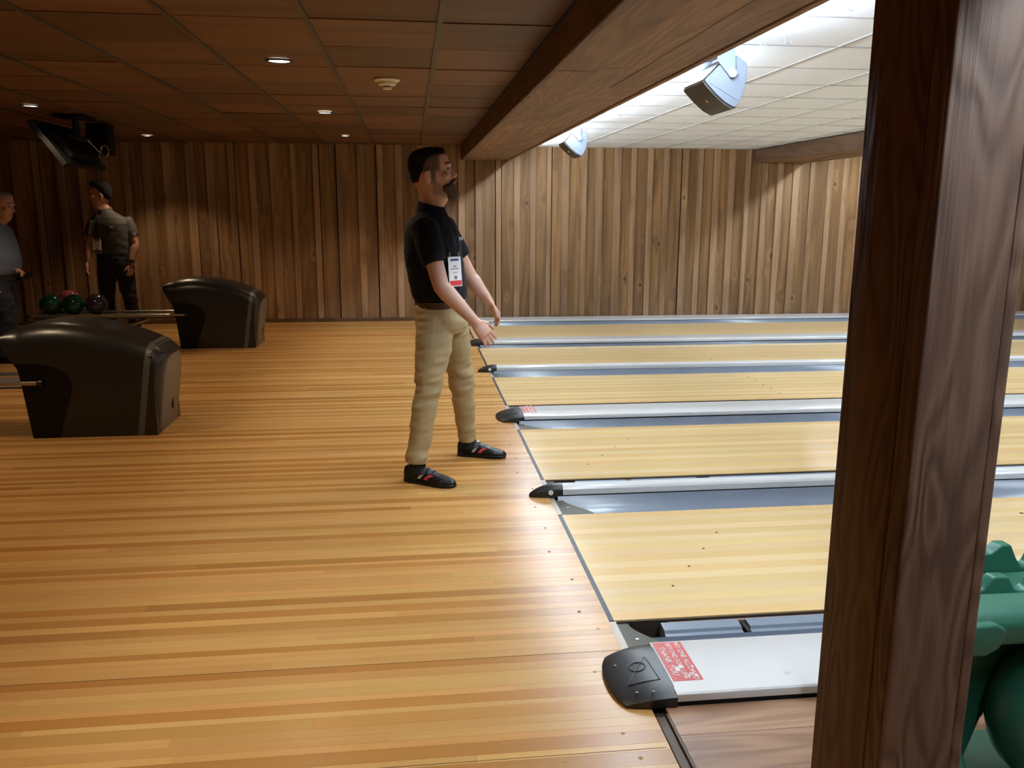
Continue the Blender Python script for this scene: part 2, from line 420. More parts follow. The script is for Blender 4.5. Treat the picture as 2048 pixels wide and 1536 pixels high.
def build_ceilings():
    c = thing('ceiling', 'dark wood suspended tile ceiling over the approach', None, (-3, 4, ZC), kind='structure')
    box('plenum', XL, -.03, YB, YW+.1, ZC+.06, ZC+.08, M['plenum'], c)
    px, py = .565, .62; y0 = 3.89-py*12; x0 = -.53
    xs = [x0-px*i for i in range(0, 13)]
    tiles = []
    for xl in [x0]+xs:
        pass
    cols = [(x0+.012, -.03)]+[(x0-px*(i+1)+.012, x0-px*i-.012) for i in range(13)]
    for ci, (a, b) in enumerate(cols):
        y = y0 - (.02 if ci % 2 else 0)
        while y < YW:
            ya, yb = max(y+.005, YB), min(y+py-.006, YW)
            if yb-ya > .05:
                o = box('tile', a, b, ya, yb, ZC+.001, ZC+.014, M['tile_wood'], None)
                o.rotation_euler = (R.uniform(-.006, .006), R.uniform(-.003, .003), 0); o.location.z += R.uniform(0, .004)
                adopt(o, c)
            y += py
    for i in range(13):
        xx = x0-px*i
        box('runner', xx-.012, xx+.012, YB, YW, ZC-.006, ZC+.012, M['tbar'], c)
    wc = thing('ceiling_white', 'white textured tile ceiling above the lanes', None, (3, 4, ZC), kind='structure')
    box('plenum', .55, 12.5, YB, YW+.1, ZC+.05, ZC+.07, M['plenum'], wc)
    px = .565; x = 1.43-2*px; i = 0
    xs = []
    while x < 12.4: xs.append(x); x += px
    for a in xs:
        near = a < 4.5
        y = 3.55-.615*12
        while y < YW:
            ya, yb = max(y+.0045, YB), min(y+.6105, YW)
            lo = max(a+.010, .56)
            if yb-ya > .04 and a+px-.010-lo > .03:
                if 3.7 < a < 9.2 and False: pass
                if a < 6.2 and y > 1.5:
                    o = box('tile', lo, a+px-.010, ya, yb, ZC+.001, ZC+.012, M['white_tile'], None)
                    o.rotation_euler = (R.uniform(-.0035, .0035), R.uniform(-.0025, .0025), 0); adopt(o, wc)
            y += .615
        if a > .6: box('runner', a-.010, a+.010, YB, YW, ZC-.002, ZC+.010, M['white_bar'], wc)
    for k in range(12, 25):
        yy = 3.55-.615*12+.615*k
        box('cross_tee', .56, 6.6, yy-.0045, yy+.0065, ZC-.0012, ZC+.009, M['white_tee'], wc)
    # tiles past the view are one flat field
    v, f = join_data([box_data(6.6, 12.4, YB, YW, ZC+.003, ZC+.012), box_data(.56, 6.6, YB, 1.6, ZC+.003, ZC+.012)])
    o = obj('tile_field', v, f, M['white_tile']); o['kind'] = 'stuff'; adopt(o, wc)
    tag(box('ceiling_far_lanes', 12.4, XR+.1, YB, YW+.1, ZC, ZC+.08, M['white_tile']), 'plain white ceiling near the pins', None, kind='structure')
    tag(box('wall_far_lanes', 12.4, XR, YW, YW+.12, 0, 2.3, M['wall_board']), 'timber wall near the pins', None, kind='structure')
build_ceilings()

def build_beam(x0, x1, zb, name, label, split):
    b = thing(name, label, 'beam', ((x0+x1)/2, 4, zb))
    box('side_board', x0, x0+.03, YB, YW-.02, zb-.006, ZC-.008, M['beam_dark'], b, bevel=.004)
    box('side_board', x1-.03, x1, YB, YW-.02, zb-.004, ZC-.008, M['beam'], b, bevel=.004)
    # underside: boards laid lengthwise, butt joints staggered, small steps between them
    n = split; wd = (x1-x0-.06)/n
    for i in range(n):
        y = YB; a = x0+.03+i*wd; dz = R.uniform(-.003, .004)
        while y < YW-.03:
            ln = R.uniform(1.9, 3.4); y1 = min(y+ln, YW-.02)
            if YW-y1 < .6: y1 = YW-.02
            box('bottom_board', a+.0015, a+wd-.0015, y+.001, y1-.001, zb+dz+R.uniform(0, .003), zb+.03, M['beam'], b, jit=.0012)
            y = y1
    box('core', x0+.031, x1-.031, YB, YW-.03, zb+.0305, ZC-.01, M['plenum'], b)
    return b
build_beam(-.03, .585, 2.03, 'ceiling_beam', 'broad boxed timber beam over the foul line, seen from below', 3)
build_beam(3.83, 4.52, 2.035, 'ceiling_beam', 'shorter looking timber beam crossing the white ceiling behind the post', 3)

def build_post():
    x0, x1, y0, y1 = .182, .352, 1.32, 1.568
    b = thing('wooden_post', 'large dark stained timber post in the right foreground', 'post', ((x0+x1)/2, (y0+y1)/2, 0))
    zt = 2.027
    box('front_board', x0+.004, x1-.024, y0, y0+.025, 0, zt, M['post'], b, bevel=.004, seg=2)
    box('side_board', x0, x0+.03, y0+.052, y1, 0, zt, M['post_shaded'], b, bevel=.004, seg=2)
    box('edge_strip', x0+.001, x0+.03, y0+.004, y0+.05, 0, zt, M['post_shaded'], b, bevel=.003)
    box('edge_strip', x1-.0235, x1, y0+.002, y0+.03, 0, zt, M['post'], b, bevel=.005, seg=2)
    box('side_board', x1-.03, x1-.002, y0+.031, y1, 0, zt, M['post_shaded'], b, bevel=.004)
    box('back_board', x0+.031, x1-.031, y1-.025, y1, 0, zt, M['post_shaded'], b, bevel=.004)
    box('core', x0+.032, x1-.032, y0+.026, y1-.026, 0, zt, M['plenum'], b)
build_post()

# walkway of brown laminate on the near side of the lanes
def build_walkway():
    w = thing('floor_walkway', 'brown laminate plank walkway beside the nearest lane', None, (2, 0, 0), kind='structure')
    y = 2.135; i = 0
    while y > YB+.1:
        y1 = max(y-(.137 if i == 0 else .19), YB); x = .032-(0 if i % 2 else 0)
        while x < 6:
            ln = R.uniform(1.1, 1.5) if x > .1 else (1.3 if i % 2 else .9)
            xe = min(x+ln, 6); box('plank', x, xe-.0012, y1+.0008, y-.0008, -.012, .003, M['laminate'], w); x = xe
        y = y1; i += 1
    box('edge_trim', -.006, .030, YB, 2.1, -.03, -.0035, M['trim_dark'], w, bevel=.002)
    box('edge_lip', .022, .031, YB, 2.1, -.02, .0045, M['trim_dark'], w, bevel=.001)
    box('underlay', .0, 6, YB, 2.13, -.05, -.0125, M['plenum'], w)
    box('field', 6.0, XR, YB, 2.13, -.05, .003, M['laminate'], w)
build_walkway()

# ------------------------------------------------------------------ lanes, gutters, dividers
LNAMES = ['nearest maple bowling lane, beside the white divider with the large red sticker', 'second maple bowling lane from the camera, where the far foot points', 'third maple bowling lane, just past the second red sticker', 'fourth maple bowling lane, behind the thin rail with the far black tip', 'farthest maple bowling lane, along the timber wall']
LANE_SEAMS = []
def build_lane(i):
    y0, y1 = LANES[i]
    ln = thing('bowling_lane', LNAMES[i], 'lane', (9, (y0+y1)/2, -.05), group='bowling lanes')
    n = 17; wd = (y1-y0)/n
    ln_len = 18.3
    for k in range(n):
        x = .009; a = y0+k*wd
        base = (.87, .70, .42) if k % 2 else (.83, .635, .335)
        while x < ln_len:
            l = R.uniform(3.5, 8.); xe = min(x+l, ln_len)
            if ln_len-xe < 1.5: xe = ln_len
            q = R.uniform(.93, 1.06); q2 = R.uniform(.95, 1.04)
            o = box('strip', x, xe-.0004, a+.0002, a+wd-.0002, -.025, 0, M['lane'], ln); tint_mesh(o.data, [(base[0]*q, base[1]*q*q2, base[2]*q*q2)]*6); x = xe
    box('bed', .014, ln_len, y0+.002, y1-.002, -.10, -.0255, M['lane_edge'], ln)
    box('edge_board', .014, ln_len, y0-.006, y0-.0005, -.10, -.004, M['lane_edge'], ln)
    box('foul_line', -.0085, .0085, y0, y1, -.02, .0004, M['foul'], ln)
    for k in range(5): disc('guide_dot', (2.2+.0*k, y0+.2+k*.16, -.0006), .010, .001, M['dot'], ln, n=10)
    for k in range(4): disc('guide_dot', (.30+.12*k, y0+.25+.17*k, -.0006), .006, .001, M['dot'], ln, n=10)
for i in range(5): build_lane(i)

def gutter(y0, y1, label, plate_side=1, py1=None):
    """shallow curved channel running down the lane, flat plate at the foul line"""
    g = thing('gutter', label, 'gutter', (6, (y0+y1)/2, -.06), group='gutters')
    L = 18.3; n = 12; sec = []
    for k in range(n+1):
        t = k/n; yy = y0+(y1-y0)*t; s = abs(2*t-1)
        z = -.012-.050*math.sqrt(max(0, 1-s**2.6)); td = t if plate_side > 0 else 1-t
        z += .022*max(0, (td-.6)/.4)**1.5
        sec.append((yy, z))
    xs = [.03, .35, .8, 2, 4, 8, 13, L]; v = []; f = []
    for x in xs:
        for (yy, z) in sec: v.append((x, yy, z))
    m = n+1
    for a in range(len(xs)-1):
        for k in range(n): f.append((a*m+k, (a+1)*m+k, (a+1)*m+k+1, a*m+k+1))
    base = len(v)
    v2 = [(x, yy, z-.006) for (x, yy, z) in v]; f2 = [tuple(reversed([q+base for q in ff])) for ff in f]
    edge = []
    for a in range(len(xs)-1):
        edge += [(a*m, a*m+base, (a+1)*m+base, (a+1)*m), (a*m+n, (a+1)*m+n, (a+1)*m+n+base, a*m+n+base)]
    for k in range(n):
        edge += [(k, k+1, k+1+base, k+base)]
        e = (len(xs)-1)*m; edge += [(e+k, e+k+base, e+k+1+base, e+k+1)]
    o = obj('channel', v+v2, f+f2+edge, M['gutter']); fix_normals(o); auto_smooth(o, 50); adopt(o, g)
    # plate with a sweeping edge
    yg1 = y1; y1 = py1 or y1
    pts = [(.013, y0+.002), (.013, y1-.002)]
    for k in range(9):
        t = k/8
        yy = y1-.002-(y1-y0-.004)*t
        pts.append((.055+.12*math.sin(t*math.pi*.5)**2, yy))
    prism('end_plate', pts, -.016, -.009, 'Z', M['gutter_plate'], g)
    box('end_strip', -.012, .012, y0, y1, -.02, .0006, M['foul_metal'], g)
    disc('screw', (.06, (y0+y1)/2, -.0095), .006, .002, M['steel'], g, n=10)
    return g
def bumper(y0, y1, label, split):
    g = thing('bumper_rail', label, 'bumper', (3, (y0+y1)/2, -.04), group='lowered bumper rails')
    for a, b in ((.17, split-.012), (split+.018, 7.0), (7.03, 18.0)):
        prism('rail_section', [(y0, -.050), (y0, -.026), (y0+(y1-y0)*.35, -.020), (y0+(y1-y0)*.42, -.010), (y1, -.006), (y1, -.050)], a, b, 'X', M['bumper'], g)
    box('hinge', split+.0, split+.012, y0+.004, y1, -.05, -.016, M['black_matte'], g)
    box('latch', split+.38, split+.45, y1-.012, y1-.002, -.012, -.003, M['black_matte'], g)
    box('ledge', .2, 18.2, y1+.002, y1+.014, -.05, -.012, M['ledge'], g)
    return g
def end_cap(y0, y1, g, zt):
    """wide rounded black nose: rises from the floor at the front to the white board"""
    ym = (y0+y1)/2; hw = (y1-y0)/2; rings = []
    xs = [-.112, -.108, -.095, -.07, -.03, .02, .066]
    for x in xs:
        t = (x+.112)/.178; top = .010+(zt+.004-.010)*math.sin(min(1, t*1.02)*math.pi/2)**.8
        w = hw*(.90+.10*math.sin(min(1, t*1.25)*math.pi/2))+.001
        bow = -.0
        ring = []
        nk = 16
        ring.append((x, ym-w, .0035))
        for k in range(nk+1):
            s = -1+2*k/nk; e = abs(s)**5
            xx = x+.030*(abs(s)**2.5)*(1-t)
            ring.append((xx, ym+w*s, max(.006, top*(1-.30*e))))
        ring.append((x, ym+w, .0035))
        ring[0] = (ring[1][0], ring[1][1], .0035); ring[-1] = (ring[-2][0], ring[-2][1], .0035)
        rings.append(ring)
    v, f = ring_mesh(rings); o = obj('end_cap', v, f, M['black_plastic']); fix_normals(o); auto_smooth(o, 40); adopt(o, g)
    for ob in [o]:
        pass
    # raised ring, arrow and screws
    def top_at(x): 
        t = (x+.112)/.178; return .010+(zt+.004-.010)*math.sin(min(1, t*1.02)*math.pi/2)**.8
    sl = (top_at(.01)-top_at(-.05))/.06
    def tor(cx, cy, r, rr):
        vv = []; ff = []; n1, n2 = 24, 6
        for a in range(n1):
            A = 2*math.pi*a/n1
            for b in range(n2):
                B = 2*math.pi*b/n2; x = cx+(r+rr*math.cos(B))*math.cos(A); y = cy+(r+rr*math.cos(B))*math.sin(A)
                vv.append((x, y, top_at(x)+.0005+rr*math.sin(B)))
        for a in range(n1):
            for b in range(n2): ff.append((a*n2+b, ((a+1) % n1)*n2+b, ((a+1) % n1)*n2+(b+1) % n2, a*n2+(b+1) % n2))
        q = obj('ring_mark', vv, ff, M['black_plastic']); fix_normals(q); q.data.polygons.foreach_set('use_smooth', [True]*len(ff)); adopt(q, o)
    tor(-.012, ym+.01, .024, .0016)
    for a, b in (((-.06, ym-.07), (.035, ym-.075)), ((.035, ym-.075), (.025, ym+.055)), ((-.06, ym-.07), (.02, ym+.055))):
        tube('ridge', [(a[0], a[1], top_at(a[0])+.0003), ((a[0]+b[0])/2, (a[1]+b[1])/2, top_at((a[0]+b[0])/2)+.0003), (b[0], b[1], top_at(b[0])+.0003)], .0016, M['black_plastic'], o, n=6)
    for (x, yy) in ((-.07, ym+.05), (-.045, ym-.115), (.0, ym-.13)):
        disc('screw', (x, yy, top_at(x)-.002), .0045, .0032, M['steel_dark'], o, n=10)
def sticker(g, x0, x1, y0, y1, z):
    s = box('sticker', x0, x1, y0, y1, z, z+.0008, M['red'], g); s['label'] = 'worn red warning sticker with white lettering'
    ym = (y0+y1)/2; h = (x1-x0)
    for k, (txt, sz) in enumerate((('NO ONE ALLOWED', 1.), ('BEYOND FOUL LINE', .93), ('THANK YOU', 1.))):
        cx = x1-h*(.20+.30*k)
        mt = Matrix(((0, 1, 0, cx), (-1, 0, 0, ym), (0, 0, 1, z+.0012), (0, 0, 0, 1)))
        text_mesh('lettering', txt, h*.30*sz*(.90 if k < 2 else 1.05), M['white_ink'], s, mt)
    # scuffs where the print has rubbed off
    for k in range(9):
        t = R.random(); cx = x0+h*(.30+.62*R.random()); cy = y0+(y1-y0)*(.10+.30*R.random())
        n = 7; r = R.uniform(.003, .008)*h/.115
        pts = [(cx+r*R.uniform(.5, 1.3)*math.cos(6.283*j/n)*1.2, cy+r*R.uniform(.5, 1.3)*math.sin(6.283*j/n)*1.6) for j in range(n)]
        prism('scuff', pts, z+.0009, z+.0013+k*.00001, 'Z', M['white_cap'], s)
def wide_divider(y0, y1, label, st):
    zt = .046
    g = thing('wide_divider', label, 'divider', (6, (y0+y1)/2, 0), group='wide white dividers')
    sec = [(y0+.006, zt-.032), (y0+.001, zt-.028), (y0, zt-.014), (y0+.001, zt-.006), (y0+.006, zt-.001), (y0+.012, zt), (y1-.006, zt), (y1, zt-.004), (y1, zt-.03)]
    o = prism('cap_board', sec, .064, 18.2, 'X', M['white_cap'], g, smooth=True)
    box('support', .07, 18.2, y0+.03, y1-.015, -.12, zt-.0325, M['black_matte'], g)
    box('black_gap_strip', .066, 18.2, y0+.008, y0+.0295, -.01, zt-.0325, M['black_matte'], g)
    end_cap(y0-.003, y1+.001, g, zt)
    if st: sticker(g, .073, .165, y0+.062+(.03 if st < 2 else .0), y1-.012, zt)
    for x in (.55, 1.6):
        disc('plug_mark', (x-.12, y0+.07+.15*(x > 1), zt-.0002), .010, .0006, M['alum'], g, n=14)
    return g
def narrow_divider(yc, label):
    g = thing('narrow_divider', label, 'divider', (6, yc, 0), group='narrow rail dividers')
    hw = .034; zt = .056
    sec = [(yc-hw, .012), (yc-hw, zt-.016), (yc-hw+.006, zt-.006), (yc-hw+.014, zt), (yc+hw-.008, zt), (yc+hw, zt-.008), (yc+hw, .012)]
    prism('rail_cap', sec, .056, 18.2, 'X', M['white_cap'], g, smooth=False)
    box('web', .06, 18.2, yc-hw+.006, yc+hw-.006, -.10, .0118, M['black_matte'], g)
    rings = []
    for x, top, w in ((-.108, .010, .010), (-.100, .020, .018), (-.075, .036, .028), (-.04, .050, .034), (0, .060, .037), (.03, .0625, .037), (.058, .0625, .037)):
        ring = [(x, yc-w, .001), (x, yc-w, top*.55), (x, yc-w*.8, top*.85), (x, yc-w*.4, top), (x, yc+w*.4, top), (x, yc+w*.8, top*.85), (x, yc+w, top*.55), (x, yc+w, .001)]
        rings.append(ring)
    v, f = ring_mesh(rings); o = obj('nose_tip', v, f, M['black_plastic']); fix_normals(o); auto_smooth(o, 45); adopt(o, g)
    disc('button', (-.004, yc-.0365, .028), .0125, -.004, M['white_ink'], g, axis='Y', n=18)
    return g
# near edge
wide_divider(2.132, 2.432, 'broad white divider cap nearest the camera with large red sticker', 2)
gutter(2.436, 2.56, 'blue grey gutter between the nearest white divider and the nearest lane', -1, 2.664)
bumper(2.566, 2.648, 'lowered bumper rail along the near edge of the nearest lane', .46)
# A - B
gutter(3.732, 3.96, 'blue grey gutter on the far side of the nearest lane', 1)
narrow_divider(4.005, 'thin white rail with black pointed tip and white button beyond the nearest lane')
gutter(4.045, 4.16, 'mostly hidden gutter behind the nearer thin white rail', -1, 4.254)
bumper(4.163, 4.238, 'lowered bumper rail showing behind the nearer thin white rail', .46)
# B - C
gutter(5.32, 5.50, 'blue grey gutter in front of the middle white divider cap', 1)
wide_divider(5.505, 5.795, 'middle white divider cap with small looking red sticker by the black nose', 1)
gutter(5.80, 6.02, 'gutter hidden behind the middle white divider cap', -1)
# C - D
gutter(7.09, 7.31, 'blue grey gutter in front of the farther thin white rail', 1)
narrow_divider(7.35, 'farther thin white rail with small black pointed tip behind the standing man')
gutter(7.39, 7.60, 'gutter hidden behind the farther thin white rail', -1)
# D - E
gutter(8.67, 8.79, 'blue grey gutter in front of the farthest black nosed white divider', 1)
wide_divider(8.795, 9.085, 'farthest white divider cap, its black nose next to the lowered hand', 0)
gutter(9.09, 9.32, 'gutter hidden behind the farthest black nosed divider', -1)
# wall side
gutter(10.39, 10.61, 'blue grey gutter along the foot of the timber wall', 1)
g = thing('wall_ledge', 'narrow white capped ledge at the foot of the timber wall', 'ledge', (6, 10.8, 0))
box('cap_board', -.0, 18.2, 10.62, 10.965, .012, .034, M['white_cap'], g, bevel=.004)
box('support', .0, 18.2, 10.64, 10.965, -.12, .0115, M['black_matte'], g)

# ------------------------------------------------------------------ lamps
def downlight(x, y, label):
    d = thing('downlight', label, 'ceiling light', (x, y, ZC), group='recessed downlights')
    n = 28; v = []; f = []
    prof = [(.076, ZC+.0), (.076, ZC-.007), (.070, ZC-.010), (.056, ZC-.004), (.056, ZC+.0)]
    for (r, z) in prof:
        for k in range(n): v.append((x+r*math.cos(6.283185*k/n), y+r*math.sin(6.283185*k/n), z))
    m = len(prof)
    for a in range(m):
        for k in range(n):
            b = (a+1) % m; f.append((a*n+k, a*n+(k+1) % n, b*n+(k+1) % n, b*n+k))
    o = obj('trim_ring', v, f, M['lamp_trim']); fix_normals(o); auto_smooth(o, 40); adopt(o, d)
    disc('lens', (x, y, ZC-.0015), .0555, .0012, M['lens'], d)
    l = bpy.data.lights.new('downlight_lamp', 'SPOT'); l.energy = DOWN_POWER; l.color = DOWN_COLOR; l.spot_size = math.radians(114); l.spot_blend = .5; l.shadow_soft_size = .05
    lo = bpy.data.objects.new('downlight_lamp', l); COL.objects.link(lo); lo.location = (x, y, ZC-.012); adopt(lo, d)
for x, y, lb in [(-1.36, 4.93, 'recessed downlight nearest the camera, left of the smoke detector'), (-1.36, 7.42, 'recessed downlight above the standing man, middle of its row'), (-1.36, 9.66, 'recessed downlight by the wall behind the standing man'),
                 (-3.6, 7.27, 'recessed downlight at far left beside the hanging screen'), (-3.52, 9.99, 'recessed downlight close to the wall, right of the hanging screen'),
                 (-3.55, 4.9, 'recessed downlight outside the left edge of the picture'), (-1.36, 2.45, 'recessed downlight above the approach in front of the camera'), (-3.55, 2.45, 'recessed downlight left of the camera'), (-1.36, 0, 'recessed downlight right above the camera'), (-3.55, 0, 'recessed downlight above left of the camera')]:
    downlight(x, y, lb)
def tube_light(x, y0, y1, z, label):
    d = thing('tube_light', label, 'tube light', (x, (y0+y1)/2, ZC), group='fluorescent tubes hidden behind the beams')
    prism('fixture_body', [(x-.055, ZC-.004), (x-.055, ZC-.030), (x-.022, ZC-.045), (x+.022, ZC-.045), (x+.055, ZC-.030), (x+.055, ZC-.004)], y0, y1, 'Y', M['white_paint'], d)
    tube('tube', [(x, y0+.03, z), (x, y1-.03, z)], .014, M['tube'], d, n=12)
    for y in (y0+.015, y1-.015): box('lamp_holder', x-.012, x+.012, y-.012, y+.012, z-.016, ZC-.0452, M['white_paint'], d)
y = .06; k = 0
ordn = ['first', 'second', 'third', 'fourth', 'fifth', 'sixth', 'seventh', 'eighth', 'ninth', 'tenth']
while y < 10.5:
    tube_light(.715, y, y+1.2, ZC-.062, ordn[k]+' fluorescent tube from the camera behind the broad beam')
    tube_light(4.65, y, y+1.2, ZC-.062, ordn[k]+' fluorescent tube from the camera behind the beam down the lanes')
    y += 1.33; k += 1

# smoke detector
def smoke():
    x, y = -.80, 5.52
    d = thing('smoke_detector', 'cream round smoke detector on the wood tile ceiling', 'smoke detector', (x, y, ZC))
    def lathe(name, prof, mat):
        n = 28; v = []; f = []
        for (r, z) in prof:
            for k in range(n): v.append((x+r*math.cos(6.283185*k/n), y+r*math.sin(6.283185*k/n), z))
        for a in range(len(prof)-1):
            for k in range(n): f.append((a*n+k, a*n+(k+1) % n, (a+1)*n+(k+1) % n, (a+1)*n+k))
        f += [tuple(range(n)), tuple(range((len(prof)-1)*n, len(prof)*n))]
        o = obj(name, v, f, mat); fix_normals(o); auto_smooth(o, 40); adopt(o, d)
    lathe('base', [(.078, ZC), (.080, ZC-.008), (.070, ZC-.016)], M['cream'])
    lathe('body', [(.058, ZC-.0165), (.056, ZC-.034), (.040, ZC-.040)], M['cream'])
    lathe('chamber', [(.026, ZC-.0405), (.026, ZC-.050)], M['badge_grey'])
    lathe('cover', [(.030, ZC-.0505), (.026, ZC-.060), (.008, ZC-.062)], M['cream'])
smoke()

# ------------------------------------------------------------------ speakers under the beam
def speaker(y0, label, dx=-.055):
    # outline in the plane across the room; the dark grille looks down towards the approach
    out = [(.745, 2.005), (.752, 1.992), (.80, 1.945), (.85, 1.905), (.892, 1.884), (.905, 1.886), (.918, 1.90), (.938, 1.945), (.950, 2.005), (.952, 2.055), (.946, 2.085), (.90, 2.118), (.865, 2.112), (.81, 2.068)]
    s = thing('loudspeaker', label, 'speaker', (.86, y0+.15, 2.0), group='loudspeakers under the beam')
    ln = .30
    prism('cabinet', out, y0+.008, y0+ln-.008, 'Y', M['spk_side'], s, bevel=.004, seg=2, smooth=True)
    cx, cz = .855, 2.01
    def shr(k): return [(cx+(x-cx)*k, cz+(z-cz)*k) for x, z in out]
    prism('side_cheek', shr(.975), y0, y0+.0078, 'Y', M['spk_side'], s, bevel=.002, smooth=True)
    prism('side_cheek', shr(.975), y0+ln-.0078, y0+ln, 'Y', M['spk_side'], s, bevel=.002, smooth=True)
    # grille skin hugging the lower left side and the back
    gp = out[0:6]; nrm = []
    off = [(x-.0042, z-.0055) for x, z in gp]
    prism('grille', gp[::-1]+off, y0+.006, y0+ln-.006, 'Y', M['spk_grille'], s)
    bk = [out[0], out[13], out[12]]; prism('dark_baffle', bk[::-1]+[(x-.005, z+.003) for x, z in bk], y0+.006, y0+ln-.006, 'Y', M['hood_gloss'], s)
    tube('logo', [(.803, y0+.13, 1.934), (.817, y0+.13, 1.9235)], .006, M['brass'], s, n=8)
    disc('knob', (.875, y0-.0002, 2.035), .019, -.016, M['spk_knob'], s, axis='Y')
    prism('bracket_arm', [(.855, 2.03), (.868, 2.018), (.885, 2.02), (.892, 2.035), (.885, 2.135), (.80, 2.135), (.805, 2.085)], y0-.010, y0-.0005, 'Y', M['spk_side'], s, bevel=.001)
    prism('bracket_arm', [(.855, 2.03), (.868, 2.018), (.885, 2.02), (.892, 2.035), (.885, 2.135), (.80, 2.135), (.805, 2.085)], y0+ln+.0005, y0+ln+.010, 'Y', M['spk_side'], s, bevel=.001)
    box('bracket_bridge', .80, .885, y0-.0100, y0+ln+.010, 2.1352, 2.143, M['spk_side'], s)
    box('ceiling_stem', .825, .86, y0+.12, y0+.17, 2.1432, ZC-.004, M['spk_side'], s)
    # panel line across the cheek
    tube('panel_line', [(.765, y0-.0002, 1.997), (.912, y0-.0002, 1.915)], .0012, M['hood_band'], s, n=6)
    s.location.x += dx
speaker(3.97, 'nearer slate coloured loudspeaker hanging beside the broad beam')
speaker(7.6, 'farther slate coloured loudspeaker hanging beside the broad beam near the wall')

# small hooks in the white ceiling
for (x, y, lb) in [(.96, 4.00, 'tiny bent white hook on the white ceiling, left one above the nearer loudspeaker'), (1.06, 3.95, 'tiny bent white hook on the white ceiling, right one above the nearer loudspeaker'), (1.02, 7.0, 'tiny bent white hook on the white ceiling near the farther loudspeaker'), (1.0, 3.28, 'tiny bent white hook on the white ceiling at the top edge')]:
    h = tube('ceiling_hook', [(x, y, ZC+.001), (x, y, ZC-.03), (x+.03, y+.003, ZC-.034), (x+.034, y+.003, ZC-.022)], .0028, M['spk_knob'], None, n=6)
    tag(h, lb, 'hook', 'hooks in the white ceiling')

